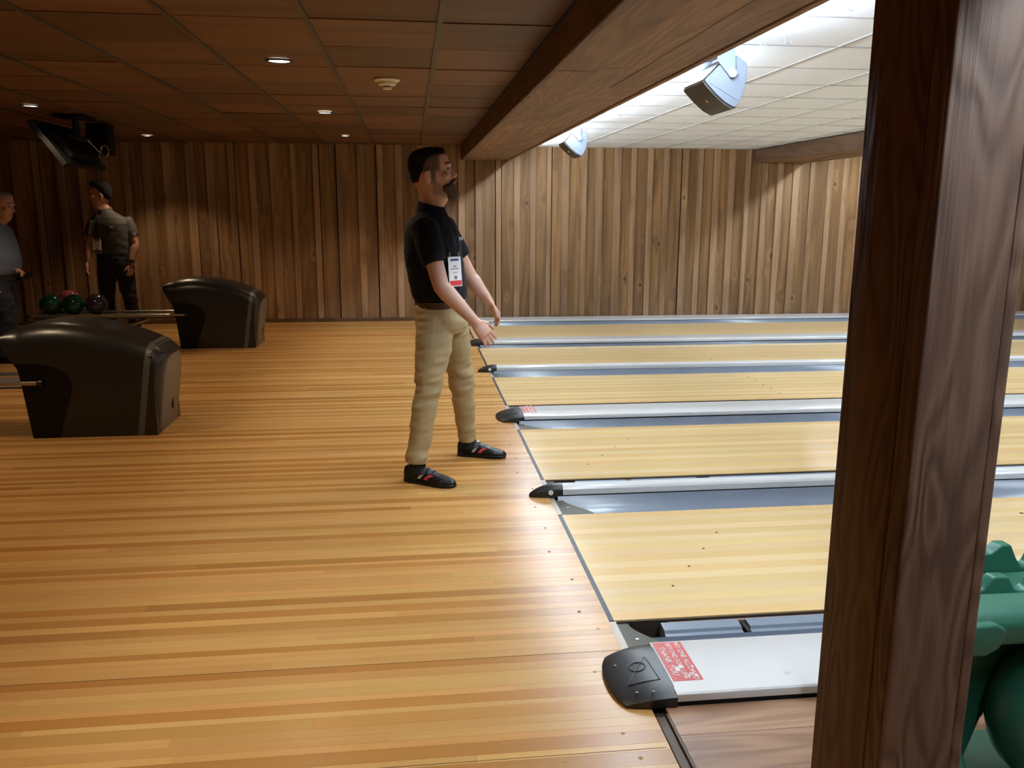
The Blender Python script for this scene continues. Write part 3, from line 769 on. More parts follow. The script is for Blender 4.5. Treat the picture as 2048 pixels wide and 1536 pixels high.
# ------------------------------------------------------------------ ball returns
def ball_return(y0, label):
    yl = .54; y1 = y0+yl
    g = thing('ball_return', label, 'ball return', (-2.7, y0+yl/2, 0), group='ball returns')
    # top profile of the hood along x, with lower limit at the undercut mouth
    top = [(-3.19, .645, .628), (-3.175, .660, .575), (-3.14, .676, .51), (-3.10, .690, .445), (-3.085, .694, .36), (-3.065, .699, .16), (-3.048, .703, 0), (-2.95, .716, 0), (-2.85, .717, 0), (-2.75, .708, 0), (-2.65, .690, 0), (-2.55, .664, 0), (-2.45, .630, 0), (-2.36, .592, 0), (-2.30, .562, 0)]
    def section(x, zt, zb, inset=0., off=0.):
        r = min(.13, (zt-zb)*.45+.02); n = 7; pts = []
        ya, yb = y0+inset-off, y1-inset+off; zt += off
        pts.append((x, ya, zb))
        for k in range(n+1):
            a = math.pi/2*k/n; pts.append((x, ya+r*(1-math.cos(a)), zt-r*1.0*(1-math.sin(a))))
        for k in range(n+1):
            a = math.pi/2*k/n; pts.append((x, yb-r*(1-math.sin(a)), zt-r*1.0*(1-math.cos(a))))
        pts.append((x, yb, zb)); return pts
    rings = [section(*t) for t in top]
    v, f = ring_mesh(rings); hood = obj('hood', v, f, M['hood']); fix_normals(hood); auto_smooth(hood, 42); adopt(hood, g)
    # slanted nose: stations whose x leans back towards the floor
    def lean(x, z): return x-.085*max(0, (.56-z))/.56
    def nose_sec(x, zt, inset, off=0.):
        return [(lean(px, pz), py, pz) for (px, py, pz) in section(x, zt, 0, inset, off)]
    # body between hood and band
    rr = [section(-2.2995, .562, 0)]
    band0, band1, end = -2.285, -2.255, -2.205
    rr = [[(lean(px, pz)-.001 if i else px, py, pz) for (px, py, pz) in section(-2.2995, .5618, 0)] for i in (1,)]
    v, f = ring_mesh([[(px-.0, py, pz) for (px, py, pz) in nose_sec(-2.302, .562, 0)], nose_sec(-2.286, .552, 0)]); 
    b = obj('nose_band', *ring_mesh([nose_sec(-2.335, .578, 0, .0025), nose_sec(-2.296, .557, 0, .0025)]), M['hood_band']); fix_normals(b); auto_smooth(b, 42); adopt(b, g)
    nz = obj('nose', *ring_mesh([nose_sec(-2.2955, .556, 0), nose_sec(-2.262, .532, .004), nose_sec(-2.235, .508, .03), nose_sec(-2.222, .490, .07)]), M['hood']); fix_normals(nz); auto_smooth(nz, 30); adopt(nz, g)
    ep = obj('end_panel', *ring_mesh([nose_sec(-2.2215, .488, .071), nose_sec(-2.214, .474, .085)]), M['hood_end']); fix_normals(ep); auto_smooth(ep, 30); adopt(ep, g)
    xk = lean(-2.214, .16)
    kh = ball('key_slot', (xk+.001, y0+.30, .15), .032, M['hood_gloss'], g, sq=(.12, .8, 1.5))
    # glossy black recess panel on both sides
    out = [(-3.045, .0+.004), (-3.083, .36), (-3.096, .445), (-3.11, .475)]
    for k in range(9):
        t = k/8; out.append((-3.05+.24*t, .475-.012*t-.06*t**4))
    out += [(-2.795, .375), (-2.79, .33), (-2.80, .28), (-2.86, .10), (-2.885, .004)]
    prism('recess_panel', out, y0-.004, y0-.0004, 'Y', M['hood_gloss'], g)
    prism('recess_panel', out, y1+.0004, y1+.004, 'Y', M['hood_gloss'], g)
    prism('mouth_lip', [(-3.197, .640), (-3.187, .655), (-3.105, .452), (-3.115, .44)], y0+.07, y1-.07, 'Y', M['hood_gloss'], g, bevel=.003)
    # rails of the rack
    zr = .366
    for yy in (y0+.0-.012, y0+.33):
        rail = prism('rail', [(yy-.012, zr-.022), (yy-.012, zr-.004), (yy-.004, zr), (yy+.010, zr), (yy+.014, zr-.008), (yy+.014, zr-.022)], -4.47, -2.985 if yy < y0+.1 else -3.09, 'X', M['steel'], g)
        disc('rail_end', (-4.475, yy, zr-.011), .022, -.03, M['black_plastic'], g, axis='X', n=16)
    disc('rail_socket', (-2.975, y0-.012, zr-.010), .018, .02, M['black_plastic'], g, axis='X', n=16)
    box('rail_bed', -4.46, -3.08, y0+.012, y0+.315, zr-.05, zr-.030, M['steel_dark'], g, bevel=.004)
    for x in (-4.1, -3.45):
        box('cross_bar', x-.02, x+.02, y0-.02, y0+.34, zr-.062, zr-.0505, M['steel_dark'], g)
    tube('pedestal', [(-3.74, y0+.16, 0.015), (-3.74, y0+.16, .19)], .045, M['black_plastic'], g, n=18)
    for s in (-1, 1):
        tube('strut', [(-3.74, y0+.16, .17), (-3.74+s*.16, y0+.16, .235), (-3.74+s*.36, y0+.16, .30)], .018, M['steel'], g)
    disc('foot_plate', (-3.74, y0+.16, 0.0005), .13, .015, M['black_plastic'], g, n=28)
ball_return(5.42, 'nearer charcoal ball return hood cut by the left edge of the picture')
ball_return(8.92, 'farther charcoal ball return with bowling balls on its rack')
def bball(c, m, lb, rot=0.):
    b = thing('bowling_ball', lb, 'ball', c, group='bowling balls on the far rack')
    o = ball('ball', c, .1075, M[m], b, nu=36, nv=22)
    for (a, e) in ((.5, .9), (.75, .92), (.62, .55)):
        d = Vector((math.cos(a*6+rot)*math.cos(e), math.sin(a*6+rot)*math.cos(e), math.sin(e)))
        ball('finger_hole', Vector(c)+d*.1045, .0125, M['black_matte'], b, nu=12, nv=8, sq=(1, 1, 1))
bball((-4.335, 9.075, .4505), 'ball_green', 'dark green bowling ball at the left end of the far rack')
bball((-4.115, 9.075, .4505), 'ball_green', 'dark green bowling ball in the middle of the far rack', 1)
bball((-3.895, 9.075, .4505), 'ball_purple', 'dark purple bowling ball on the far rack next to the black trousers', 2)
bball((-4.225, 9.266, .476), 'ball_pink', 'pink bowling ball peeking out behind the two green balls', 3)

# ------------------------------------------------------------------ hanging screen
def screen():
    g = thing('hanging_screen', 'black monitor on a ceiling mount at upper left, seen from behind', 'monitor', (-3.58, 7.95, ZC))
    a = Vector((-3.705, 0, 2.125)); b = Vector((-3.455, 0, 1.775)); d = (b-a); n = Vector((d.z, 0, -d.x)).normalized()  # n points to the screen side
    if n.x > 0: n = -n
    def pan(name, y0, y1, s0, s1, t0, t1, mat, bevel=.006):
        p = [a+d*s0+n*t0, a+d*s1+n*t0, a+d*s1+n*t1, a+d*s0+n*t1]
        return prism(name, [(q.x, q.z) for q in p], y0, y1, 'Y', mat, g, bevel=bevel, seg=2)
    pan('back_shell', 7.50, 8.43, 0, 1, 0, .045, M['tv'])
    pan('electronics_hump', 7.66, 8.27, .25, .85, -.045, -.0005, M['tv'])
    pan('screen', 7.53, 8.40, .04, .96, .0455, .049, M['screen'], bevel=0)
    box('ceiling_plate', -3.68, -3.42, 7.85, 8.15, ZC-.02, ZC-.007, M['tv'], g)
    tube('mount_pole', [(-3.54, 8.0, ZC-.021), (-3.54, 8.0, 2.02), (-3.535, 8.0, 1.99)], .028, M['tv'], g)
    box('mount_arm', -3.555, -3.49, 7.80, 8.20, 1.99, 2.03, M['tv'], g, bevel=.004)
    box('media_box', -3.62, -3.42, 8.435, 8.62, 1.90, 2.185, M['tv'], g, bevel=.01, seg=2)
    pts = [(-3.42+.035*math.cos(t*.6), 8.30+.0*t, 1.925+.05*math.sin(t*.6)) for t in range(0, 11)]
    tube('cable_loop', pts, .006, M['steel'], g, n=8)
    tube('cable', [(-3.47, 8.05, 2.0), (-3.40, 8.12, 1.90), (-3.44, 8.2, 1.86)], .004, M['steel'], g, n=6)
screen()

# ------------------------------------------------------------------ green ball ramp behind the post
def ramp():
    g = thing('ball_ramp', 'green moulded plastic ball ramp with spiky crests behind the post', 'ball ramp', (.95, 1.75, .003))
    def crest(pts, y0, y1, name):
        prism(name, pts+[(1.40, .40), (.50, .40)], y0, y1, 'Y', M['green'], g, bevel=.006, seg=3, smooth=True)
    crest([(.50, .50), (.69, .50), (.72, .545), (.745, .560), (.765, .545), (.785, .536), (.815, .540), (.838, .560), (.868, .560), (.888, .52), (.905, .497), (.925, .50), (.945, .545), (.965, .56), (.99, .56), (1.01, .52), (1.03, .497), (1.05, .50), (1.08, .56), (1.11, .56), (1.14, .50), (1.40, .50)], 1.90, 1.94, 'far_crest')
    crest([(.50, .505), (.60, .505), (.665, .508), (.69, .52), (.71, .547), (.75, .545), (.768, .513), (.785, .507), (.80, .513), (.82, .545), (.86, .545), (.88, .512), (.90, .507), (.93, .545), (.97, .545), (.99, .51), (1.40, .505)], 1.748, 1.782, 'near_crest')
    sec = [(1.605, .452), (1.600, .500), (1.615, .522), (1.640, .530), (1.705, .528), (1.745, .500), (1.80, .470), (1.86, .470), (1.897, .490), (1.897, .42), (1.80, .40), (1.68, .41)]
    prism('trough', sec, .50, 1.40, 'X', M['green'], g, bevel=.008, seg=3, smooth=True)
    prism('side_lug', [(.50, .515), (.60, .517), (.628, .500), (.612, .455), (.58, .440), (.50, .440)], 1.578, 1.604, 'Y', M['green'], g, bevel=.008, seg=3, smooth=True)
    # body under the trough with an arched hollow, stout foot and base
    body = [(.50, .43), (.505, .30), (.55, .16), (.58, .03), (.70, .03), (.74, .16), (.82, .26), (.93, .30), (1.04, .26), (1.10, .16), (1.13, .03), (1.34, .03), (1.38, .43)]
    prism('body', body, 1.76, 1.88, 'Y', M['green'], g, bevel=.02, seg=3, smooth=True)
    def lump(name, c, r, sq):
        o = obj(name, *ball_data(c, r, 28, 18, sq), M['green']); fix_normals(o); o.data.polygons.foreach_set('use_smooth', [True]*len(o.data.polygons)); adopt(o, g)
    lump('belly', (.90, 1.71, .21), .2, (.92, .60, 1.0))
    lump('foot', (.475, 1.60, .14), .1, (.95, .85, 1.15))
    box('base', .42, 1.36, 1.60, 1.90, .003, .03, M['green'], g, bevel=.01, seg=2)
ramp()

# ------------------------------------------------------------------ people
def solid(name, parts, voxel, mat, parent, iters=6, disp=None):
    """union of overlapping closed shapes as one continuous skin (voxel remesh), then optional cloth folds"""
    v, f = join_data(parts)
    me = bpy.data.meshes.new(name); me.from_pydata(v, [], f)
    bm = bmesh.new(); bm.from_mesh(me); bmesh.ops.recalc_face_normals(bm, faces=bm.faces); bm.to_mesh(me); bm.free()
    o = bpy.data.objects.new(name, me); COL.objects.link(o)
    m = o.modifiers.new('r', 'REMESH'); m.mode = 'VOXEL'; m.voxel_size = voxel; m.use_smooth_shade = True
    s = o.modifiers.new('s', 'SMOOTH'); s.factor = .5; s.iterations = iters
    dg = bpy.context.evaluated_depsgraph_get(); new = bpy.data.meshes.new_from_object(o.evaluated_get(dg))
    bpy.data.objects.remove(o); bpy.data.meshes.remove(me)
    if disp:
        nv = [vv.normal.copy() for vv in new.vertices]
        for vv, nn in zip(new.vertices, nv): vv.co += nn*disp(vv.co)
    new.materials.clear(); new.materials.append(mat); new.name = name
    new.polygons.foreach_set('use_smooth', [True]*len(new.polygons))
    o = bpy.data.objects.new(name, new); COL.objects.link(o); adopt(o, parent)
    return o
def ering(z, c, d, w, yaw, n=28, tilt=0., sq=2.0):
    F = Vector((math.cos(yaw), math.sin(yaw))); Lf = Vector((-math.sin(yaw), math.cos(yaw))); r = []
    for k in range(n):
        t = 2*math.pi*k/n; ct, st = math.cos(t), math.sin(t)
        ct = math.copysign(abs(ct)**(2/sq), ct); st = math.copysign(abs(st)**(2/sq), st)
        p = F*(d*ct)+Lf*(w*st); r.append((c[0]+p.x, c[1]+p.y, z-tilt*ct))
    return r
def stack(rows, yaw, sq=2.2):
    return ring_mesh([ering(z, (cx, cy), d, w, yaw, sq=sq) for (z, cx, cy, d, w) in rows])
def shell(name, rows, yaw, th, mat, parent, tilt=0., n=32):
    """thin band with thickness: rows of outer rings, inner rings th inside"""
    out = [ering(z, (cx, cy), d, w, yaw, n, tilt) for (z, cx, cy, d, w) in rows]; inn = [ering(z, (cx, cy), d-th, w-th, yaw, n, tilt) for (z, cx, cy, d, w) in rows[::-1]]
    rings = out+inn; m = len(rings); v = [p for r in rings for p in r]; f = []
    for i in range(m):
        for j in range(n):
            a = (i+1) % m; k = (j+1) % n; f.append((i*n+j, i*n+k, a*n+k, a*n+j))
    o = obj(name, v, f, mat); fix_normals(o); auto_smooth(o, 45); adopt(o, parent); return o
def hand_parts(wr, d, nb, s, curl=.35, sc=1.):
    """palm, four unequal bent fingers and a thumb leaving the side of the palm; nb = back of hand, s = thumb side"""
    wr = Vector(wr); d = Vector(d).normalized(); nb = Vector(nb); nb = (nb-d*nb.dot(d)).normalized(); s = Vector(s); s = (s-d*s.dot(d)-nb*s.dot(nb)).normalized()
    P = [tube_data([wr-d*.03*sc, wr, wr+d*.03*sc, wr+d*.065*sc, wr+d*.088*sc], [.030*sc, .030*sc, .037*sc, .042*sc, .038*sc], 14, flat=(nb, .46))]
    P.append(tube_data([wr-d*.05*sc, wr-d*.01*sc, wr+d*.02*sc], [.027*sc, .026*sc, .024*sc], 12))
    for off, ln, sp in ((.030, .071, .10), (.010, .080, .03), (-.010, .074, -.04), (-.029, .057, -.12)):
        root = wr+d*.076*sc+s*off*sc; dd = (d+s*sp).normalized(); pts = [root-d*.02*sc, root]; p = root; a = curl*.55
        for q, fr in enumerate((.45, .31, .24)):
            dr = dd*math.cos(a)-nb*math.sin(a); p = p+dr*ln*fr*sc; pts.append(p); a += curl*.75
        P.append(tube_data([tuple(x) for x in pts], [.0088*sc, .0092*sc, .0086*sc, .0078*sc, .0055*sc], 10))
    root = wr+d*.022*sc+s*.026*sc
    t1 = root+(d*.62+s*.62-nb*.25).normalized()*.036*sc; t2 = t1+(d*.86+s*.30-nb*.30).normalized()*.030*sc; t3 = t2+(d*.93+s*.10-nb*.35).normalized()*.022*sc
    P.append(tube_data([tuple(root-s*.015*sc), tuple(root), tuple(t1), tuple(t2), tuple(t3)], [.015*sc, .0145*sc, .0115*sc, .0095*sc, .0065*sc], 10))
    return P
def head_matrix(base, yaw, pitch, sc):
    return Matrix.Translation(base) @ Matrix.Rotation(yaw, 4, 'Z') @ Matrix.Rotation(pitch, 4, 'Y') @ Matrix.Scale(sc, 4)
def head_map(base, yaw, pitch, sc):
    mt = head_matrix(base, yaw, pitch, sc)
    return lambda p: tuple(mt @ Vector(p))
def hstack(rows, mp, sq=2.15, n=28):
    rings = []
    for (z, xb, xf, w) in rows:
        xc = (xb+xf)/2; d = (xf-xb)/2; r = []
        for k in range(n):
            t = 2*math.pi*k/n; ct, st = math.cos(t), math.sin(t)
            ct = math.copysign(abs(ct)**(2/sq), ct); st = math.copysign(abs(st)**(2/sq), st)
            r.append(mp((xc+d*ct, w*st, z)))
        rings.append(r)
    return ring_mesh(rings)
def mapped(data, mp): return [mp(p) for p in data[0]], data[1]
def head_parts(mp):
    # z measured from the chin line, x forward
    rows = [(-.035, -.045, .055, .050), (.012, -.058, .088, .052), (.030, -.068, .103, .058), (.050, -.076, .106, .063), (.072, -.086, .105, .067), (.095, -.093, .104, .071), (.118, -.100, .102, .0735), (.140, -.105, .0965, .0745),
            (.158, -.107, .0935, .075), (.176, -.108, .094, .076), (.200, -.105, .089, .075), (.222, -.096, .078, .069), (.237, -.080, .058, .056), (.246, -.055, .03, .036), (.250, -.03, .01, .014)]
    P = [hstack(rows, mp)]
    P.append(mapped(tube_data([(.090, 0, .158), (.101, 0, .142), (.113, 0, .128), (.121, 0, .118), (.112, 0, .110)], [.009, .010, .012, .0125, .008], 12), mp))
    for s in (-1, 1):
        P.append(mapped(ball_data((.108, .011*s, .113), .0095, 12, 8, (1, 1, .9)), mp))
        P.append(mapped(tube_data([(.082, .055*s, .170), (.093, .033*s, .174), (.096, .012*s, .170)], [.008, .010, .008], 10), mp))   # brow ridge
        P.append(mapped(ball_data((.068, .052*s, .118), .026, 14, 10, (1., .7, .8)), mp))                                        # cheek
        P.append(mapped(ball_data((-.018, .079*s, .112), .030, 16, 12, (.62, .32, 1.08)), mp))                                      # ear
        P.append(mapped(tube_data([(-.010, .080*s, .086), (-.022, .086*s, .096), (-.032, .089*s, .116), (-.028, .089*s, .134), (-.014, .085*s, .142), (-.002, .080*s, .136)], [.0055, .006, .006, .006, .0055, .005], 8), mp))
    return P
HAIR_ROWS = [(.088, -.100, -.055, .050), (.115, -.110, -.042, .070), (.150, -.117, -.016, .0795), (.185, -.119, .006, .082), (.207, -.116, .028, .0815), (.226, -.106, .070, .077), (.243, -.090, .077, .066), (.256, -.055, .062, .046), (.262, -.018, .028, .018)]
BEARD_ROWS = [(-.008, .094, .122, .014), (.006, .068, .131, .030), (.026, .042, .134, .046), (.044, .026, .130, .0595), (.058, .030, .122, .066), (.070, .050, .117, .0635), (.082, .082, .114, .040)]

def person(spec):
    S = spec; yaw = S['yaw']; g = thing('person', S['label'], 'person', (S['base'][0], S['base'][1], 0))
    vx = S.get('voxel', .0055)
    mp = head_map(Vector(S['head']), S['hyaw'], S.get('hpitch', 0), S.get('hscale', 1))
    T = S['torso']
    B = [stack([(z, cx, cy, d*.86, w*.86) for (z, cx, cy, d, w) in T], yaw)]
    B += head_parts(mp)
    nb = T[-1]
    B.append(tube_data([(nb[1], nb[2], nb[0]-.06), (nb[1], nb[2], nb[0]), mp((-.005, 0, .03)), mp((0, 0, .09))], [.066, .060, .056, .05], 16))
    for sd in ('R', 'L'):
        a = S['arm'+sd]
        sh, el, wr = (Vector(a[k]) for k in ('sh', 'el', 'wr'))
        k = a.get('k', 1.)
        B.append(tube_data([tuple(sh), tuple(sh.lerp(el, .5)), tuple(sh.lerp(el, .88)), tuple(el), tuple(el.lerp(wr, .18)), tuple(el.lerp(wr, .6)), tuple(wr)], [.05*k, .047*k, .043*k, .042*k, .045*k, .036*k, .027*k], 16))
        if 'hd' in a: B += hand_parts(wr+Vector(a['hd']).normalized()*.012, a['hd'], a['hn'], a['hs'], a.get('curl', .35), a.get('hk', 1.))
        l = S['leg'+sd]
        B.append(tube_data([l['hip'], l['knee'], l['ank'], (l['ank'][0], l['ank'][1], .06)], [.075, .048, .036, .034], 14))
        hl, toe = Vector((*l['heel'], 0)), Vector((*l['toe'], 0))
        B.append(tube_data([tuple(hl.lerp(toe, .2)+Vector((0, 0, .05))), tuple(hl.lerp(toe, .5)+Vector((0, 0, .038))), tuple(hl.lerp(toe, .8)+Vector((0, 0, .028)))], [.034, .03, .022], 12))
    body = solid('body', B, vx, S['skin'], g, iters=4)
    if S.get('fade'):
        inv = head_matrix(Vector(S['head']), S['hyaw'], S.get('hpitch', 0), S.get('hscale', 1)).inverted()
        ss = lambda a, b, x: (lambda t: t*t*(3-2*t))(max(0., min(1., (x-a)/(b-a))))
        at = body.data.attributes.new('clip', 'FLOAT', 'POINT'); vals = []
        for vv in body.data.vertices:
            x, y, z = inv @ vv.co
            side = ss(.030, .050, abs(y))
            fade = ss(.125, .155, z+.25*max(0, -x-.03))*(1-ss(.038, .058, x))                 # clipped sides and back
            burn = (1-ss(.008, .020, abs(x-.012)))*ss(.065, .085, z)*(1-ss(.16, .18, z))*side    # sideburn
            line = .098-.45*max(0, x-.005)                                                  # cheek line of the beard
            jaw = (1-ss(line-.012, line+.010, z))*ss(.012, .034, z+.35*max(0, x-.03)-.20*max(0, .03-x))*ss(-.004, .016, x)
            low = .75 if z < .10 else .9
            ear = ss(.0795, .084, abs(y))
            vals.append(max(fade, burn, jaw*.8)*low*(1-ear))
        at.data.foreach_set('value', vals)
    # shirt with sleeves
    P = [stack(T, yaw)]
    for sd in ('R', 'L'):
        a = S['arm'+sd]; sh = Vector(a['sh']); el = Vector(a['el']); hem = sh.lerp(el, a.get('slv', .62)); k = a.get('k', 1.)
        c = Vector((T[-3][1], T[-3][2], sh.z-.01)); inn = sh.lerp(c, .55)
        P.append(tube_data([tuple(inn), tuple(sh), tuple(sh.lerp(hem, .45)), tuple(hem)], [.055*k, .071*k, .069*k, .064*k], 18))
    A = S.get('fold', .004)
    def fold(p):
        return A*(noise.noise(Vector((p.x*9+p.z*5, p.y*9, p.z*16)))+.6*noise.noise(Vector((p.x*22, p.y*22-p.z*9, p.z*24))))
    sh = solid('shirt', P, vx, S['shirt'], g, iters=12, disp=fold)
    nz, nx, ny, nd, nw = T[-1]
    shell('collar', [(nz-.035, nx, ny, nd+.020, nw+.022), (nz-.012, nx, ny, nd+.014, nw+.014), (nz+.016, nx-.004, ny, nd+.006, nw+.005)], yaw, .006, S['shirt'], sh, tilt=.016)
    # trousers
    Q = [stack(S['pelvis'], yaw)]
    for sd in ('R', 'L'):
        l = S['leg'+sd]; Q.append(tube_data(l['path'], l['rad'], 20))
    def fold2(p):
        k = 1+1.2*math.exp(-((p.z-S.get('kneez', .46))/.09)**2)+.15*math.exp(-((p.z-.16)/.06)**2)
        return .0062*k*(noise.noise(Vector((p.x*7+p.z*10, p.y*7, p.z*17)))+.7*noise.noise(Vector((p.x*14-p.z*24, p.y*12, p.z*30))))
    solid('trousers', Q, vx, S['pants'], g, iters=12, disp=fold2)
    if 'belt' in S:
        z, cx, cy, d, w = S['belt']; shell('belt', [(z-.016, cx, cy, d, w), (z+.016, cx, cy, d, w)], yaw, .004, M['belt'], g)
    # hair
    hm = S['hairmat']
    solid('hair', [hstack(S.get('hair', HAIR_ROWS), mp, sq=2.4)], .005, hm, g, iters=2, disp=lambda p: .003*noise.noise(Vector(p)*60))
    if S.get('beard'):
        solid('beard', [hstack(BEARD_ROWS, mp), mapped(tube_data([(.088, .034, .080), (.110, .018, .092), (.118, 0, .094), (.110, -.018, .092), (.088, -.034, .080)], [.008, .009, .009, .009, .008], 10), mp)], .0045, M['beard'], g, iters=2, disp=lambda p: .004*noise.noise(Vector(p)*75))
    for s in (-1, 1):
        e = ball('eye', mp((.083, .031*s, .150)), .0115, M['eye'], g, nu=14, nv=10)
        ball('iris', mp((.0915, .031*s, .150)), .0055, M['black_matte'], e, nu=10, nv=8)
        tube('eyebrow', [mp((.086, .052*s, .176)), mp((.100, .032*s, .182)), mp((.104, .013*s, .177))], [.0035, .005, .004], S['brow'], g, n=8)
    tube('lips', [mp((.098, .020, .083)), mp((.114, 0, .083)), mp((.098, -.020, .083))], [.003, .0052, .003], M['lip'], g, n=8)
    for sd in ('R', 'L'): shoe(S['leg'+sd], g, S)
    return g

def shoe(l, g, S):
    """low shoe: sole, upper, tongue, straps and side stripes, plus a sock"""
    h, t = Vector((*l['heel'], 0)), Vector((*l['toe'], 0)); F = (t-h).normalized(); Lf = Vector((-F.y, F.x, 0)); ln = (t-h).length
    def P(a, b, z): 
        q = h+F*a+Lf*b; return (q.x, q.y, z)
    st = [(0, .018, .078), (.012, .028, .088), (.04, .033, .092), (.08, .034, .088), (.12, .036, .080), (.155, .041, .070), (.19, .045, .058), (.225, .045, .050), (.255, .038, .043), (.275, .024, .036), (.285, .010, .026)]
    k = ln/.285; rings = []
    for a, w, z in st:
        r = []
        for j in range(15):
            u = math.pi*j/14; r.append(P(a*k, w*math.cos(u)*(1 if .1 < u < 3.04 else 1), .016+(z-.016)*math.sin(u)**.62))
        r += [P(a*k, -w*.9, .012), P(a*k, w*.9, .012)]
        rings.append(r)
    up = obj('shoe', *ring_mesh(rings), S.get('shoemat', M['shoe'])); fix_normals(up); auto_smooth(up, 60); adopt(up, g)
    out = [P(a*k, w+.004, 0) for a, w, z in st]+[P(a*k, -w-.004, 0) for a, w, z in st[::-1]]
    prism('sole', [(p[0], p[1]) for p in out], .001, .018, 'Z', M['shoe'], up, bevel=.003)
    tube('sock', [(l['ank'][0], l['ank'][1], .055), (l['ank'][0], l['ank'][1], l['ank'][2]+.05)], [.045, .043], S.get('sockmat', M['sock']), g, n=18)
    if not S.get('bowling'): return
    def surf(a, u, off):   # point on the upper at station a, angle u
        for i in range(len(st)-1):
            if st[i][0] <= a <= st[i+1][0]:
                q = (a-st[i][0])/(st[i+1][0]-st[i][0]); w = st[i][1]*(1-q)+st[i+1][1]*q; z = st[i][2]*(1-q)+st[i+1][2]*q; break
        return P(a*k, (w+off)*math.cos(u), .016+(z-.016+off)*math.sin(u)**.62)
    def patch(name, a0, a1, u0, u1, lean, mat, off=.0022):
        v = []; f = []; n = 8
        for i in range(n+1):
            u = u0+(u1-u0)*i/n; sh = lean*i/n
            v += [surf(a0+sh, u, off), surf(a1+sh, u, off), surf(a1+sh, u, off-.004), surf(a0+sh, u, off-.004)]
        for i in range(n):
            for j in range(4): f.append((i*4+j, i*4+(j+1) % 4, (i+1)*4+(j+1) % 4, (i+1)*4+j))
        f += [(0, 1, 2, 3), (4*n+3, 4*n+2, 4*n+1, 4*n)]
        o = obj(name, v, f, mat); fix_normals(o); auto_smooth(o, 50); adopt(o, up)
    pi = math.pi
    for side in (0, 1):
        f_ = (lambda u: pi-u) if side == 0 else (lambda u: u)
        patch('silver_stripe', .088, .105, f_(.10), f_(.62), .026, M['shoe_white'])
        patch('red_stripe', .125, .145, f_(.10), f_(.80), .034, M['shoe_red'])
    patch('strap', .092, .130, .52, pi-.50, 0, M['shoe_grey'], .006)
    patch('strap', .140, .163, .75, pi-.75, 0, M['shoe_grey'], .005)
    patch('toe_cap', .222, .270, .25, pi-.25, 0, M['shoe_grey'] if 0 else M['shoe'], .002)
    for i in range(3): patch('lace_band', .170+.014*i, .178+.014*i, 1.0, pi-1.0, 0, M['shoe_grey'], .0025)
    tube('tongue', [P(.095*k, 0, .075), P(.080*k, 0, .098), P(.068*k, 0, .118)], [.022, .024, .014], M['suede'], up, n=14)
    prism('size_tab', [(P(.112*k, b, 0)[0:2]) for b in (-.012, .012)]+[(P(.128*k, b, 0)[0:2]) for b in (.012, -.012)], .088, .0905, 'Z', M['white_ink'], up) if l.get('tab') else None

def badge(loc, normal, h, w, foot, label, mount, group='name badges'):
    g = thing('name_badge', label, 'badge', loc, group=group)
    n = Vector(normal).normalized(); up = Vector((0, 0, 1)); up = (up-n*up.dot(n)).normalized(); rt = up.cross(n)
    mt = Matrix((( rt.x, up.x, n.x, loc[0]), (rt.y, up.y, n.y, loc[1]), (rt.z, up.z, n.z, loc[2]), (0, 0, 0, 1)))
    def card(name, x0, x1, z0, z1, d0, d1, mat):
        v, f = box_data(x0, x1, z0, z1, d0, d1); o = obj(name, [tuple(mt @ Vector(p)) for p in v], f, mat); adopt(o, g); return o
    card('card', -w/2, w/2, -h/2, h/2, 0, .003, M['paper'])
    card('foot_band', -w/2+.003, w/2-.003, -h/2+.004, -h/2+h*.2, .003, .0036, foot)
    card('title_print', -w*.32, w*.32, h*.36, h*.43, .003, .0036, M['badge_blue'])
    card('name_print', -w*.14, w*.14, h*.16, h*.20, .003, .0036, M['badge_grey'])
    card('name_print', -w*.34, w*.34, h*.08, h*.11, .003, .0036, M['badge_grey'])
    card('name_print', -w*.2, w*.2, -h*.04, -h*.02, .003, .0036, M['badge_grey'])
    card('emblem_print', -w*.10, w*.12, -h*.26, -h*.14, .003, .0036, M['badge_grey'])
    for s in (-1, 1):
        tube('clip', [tuple(mt @ Vector((s*w*.36, h/2-.004, .002))), tuple(mt @ Vector((s*w*.36, h/2+.022, .003)))], .0035, M['brass'], g, n=8)
        tube('lanyard', [tuple(mt @ Vector((s*w*.36, h/2+.022, .003)))]+[tuple(p) for p in mount[0 if s < 0 else 1]], .0035, M['black_cloth'], g, n=6)
    return g

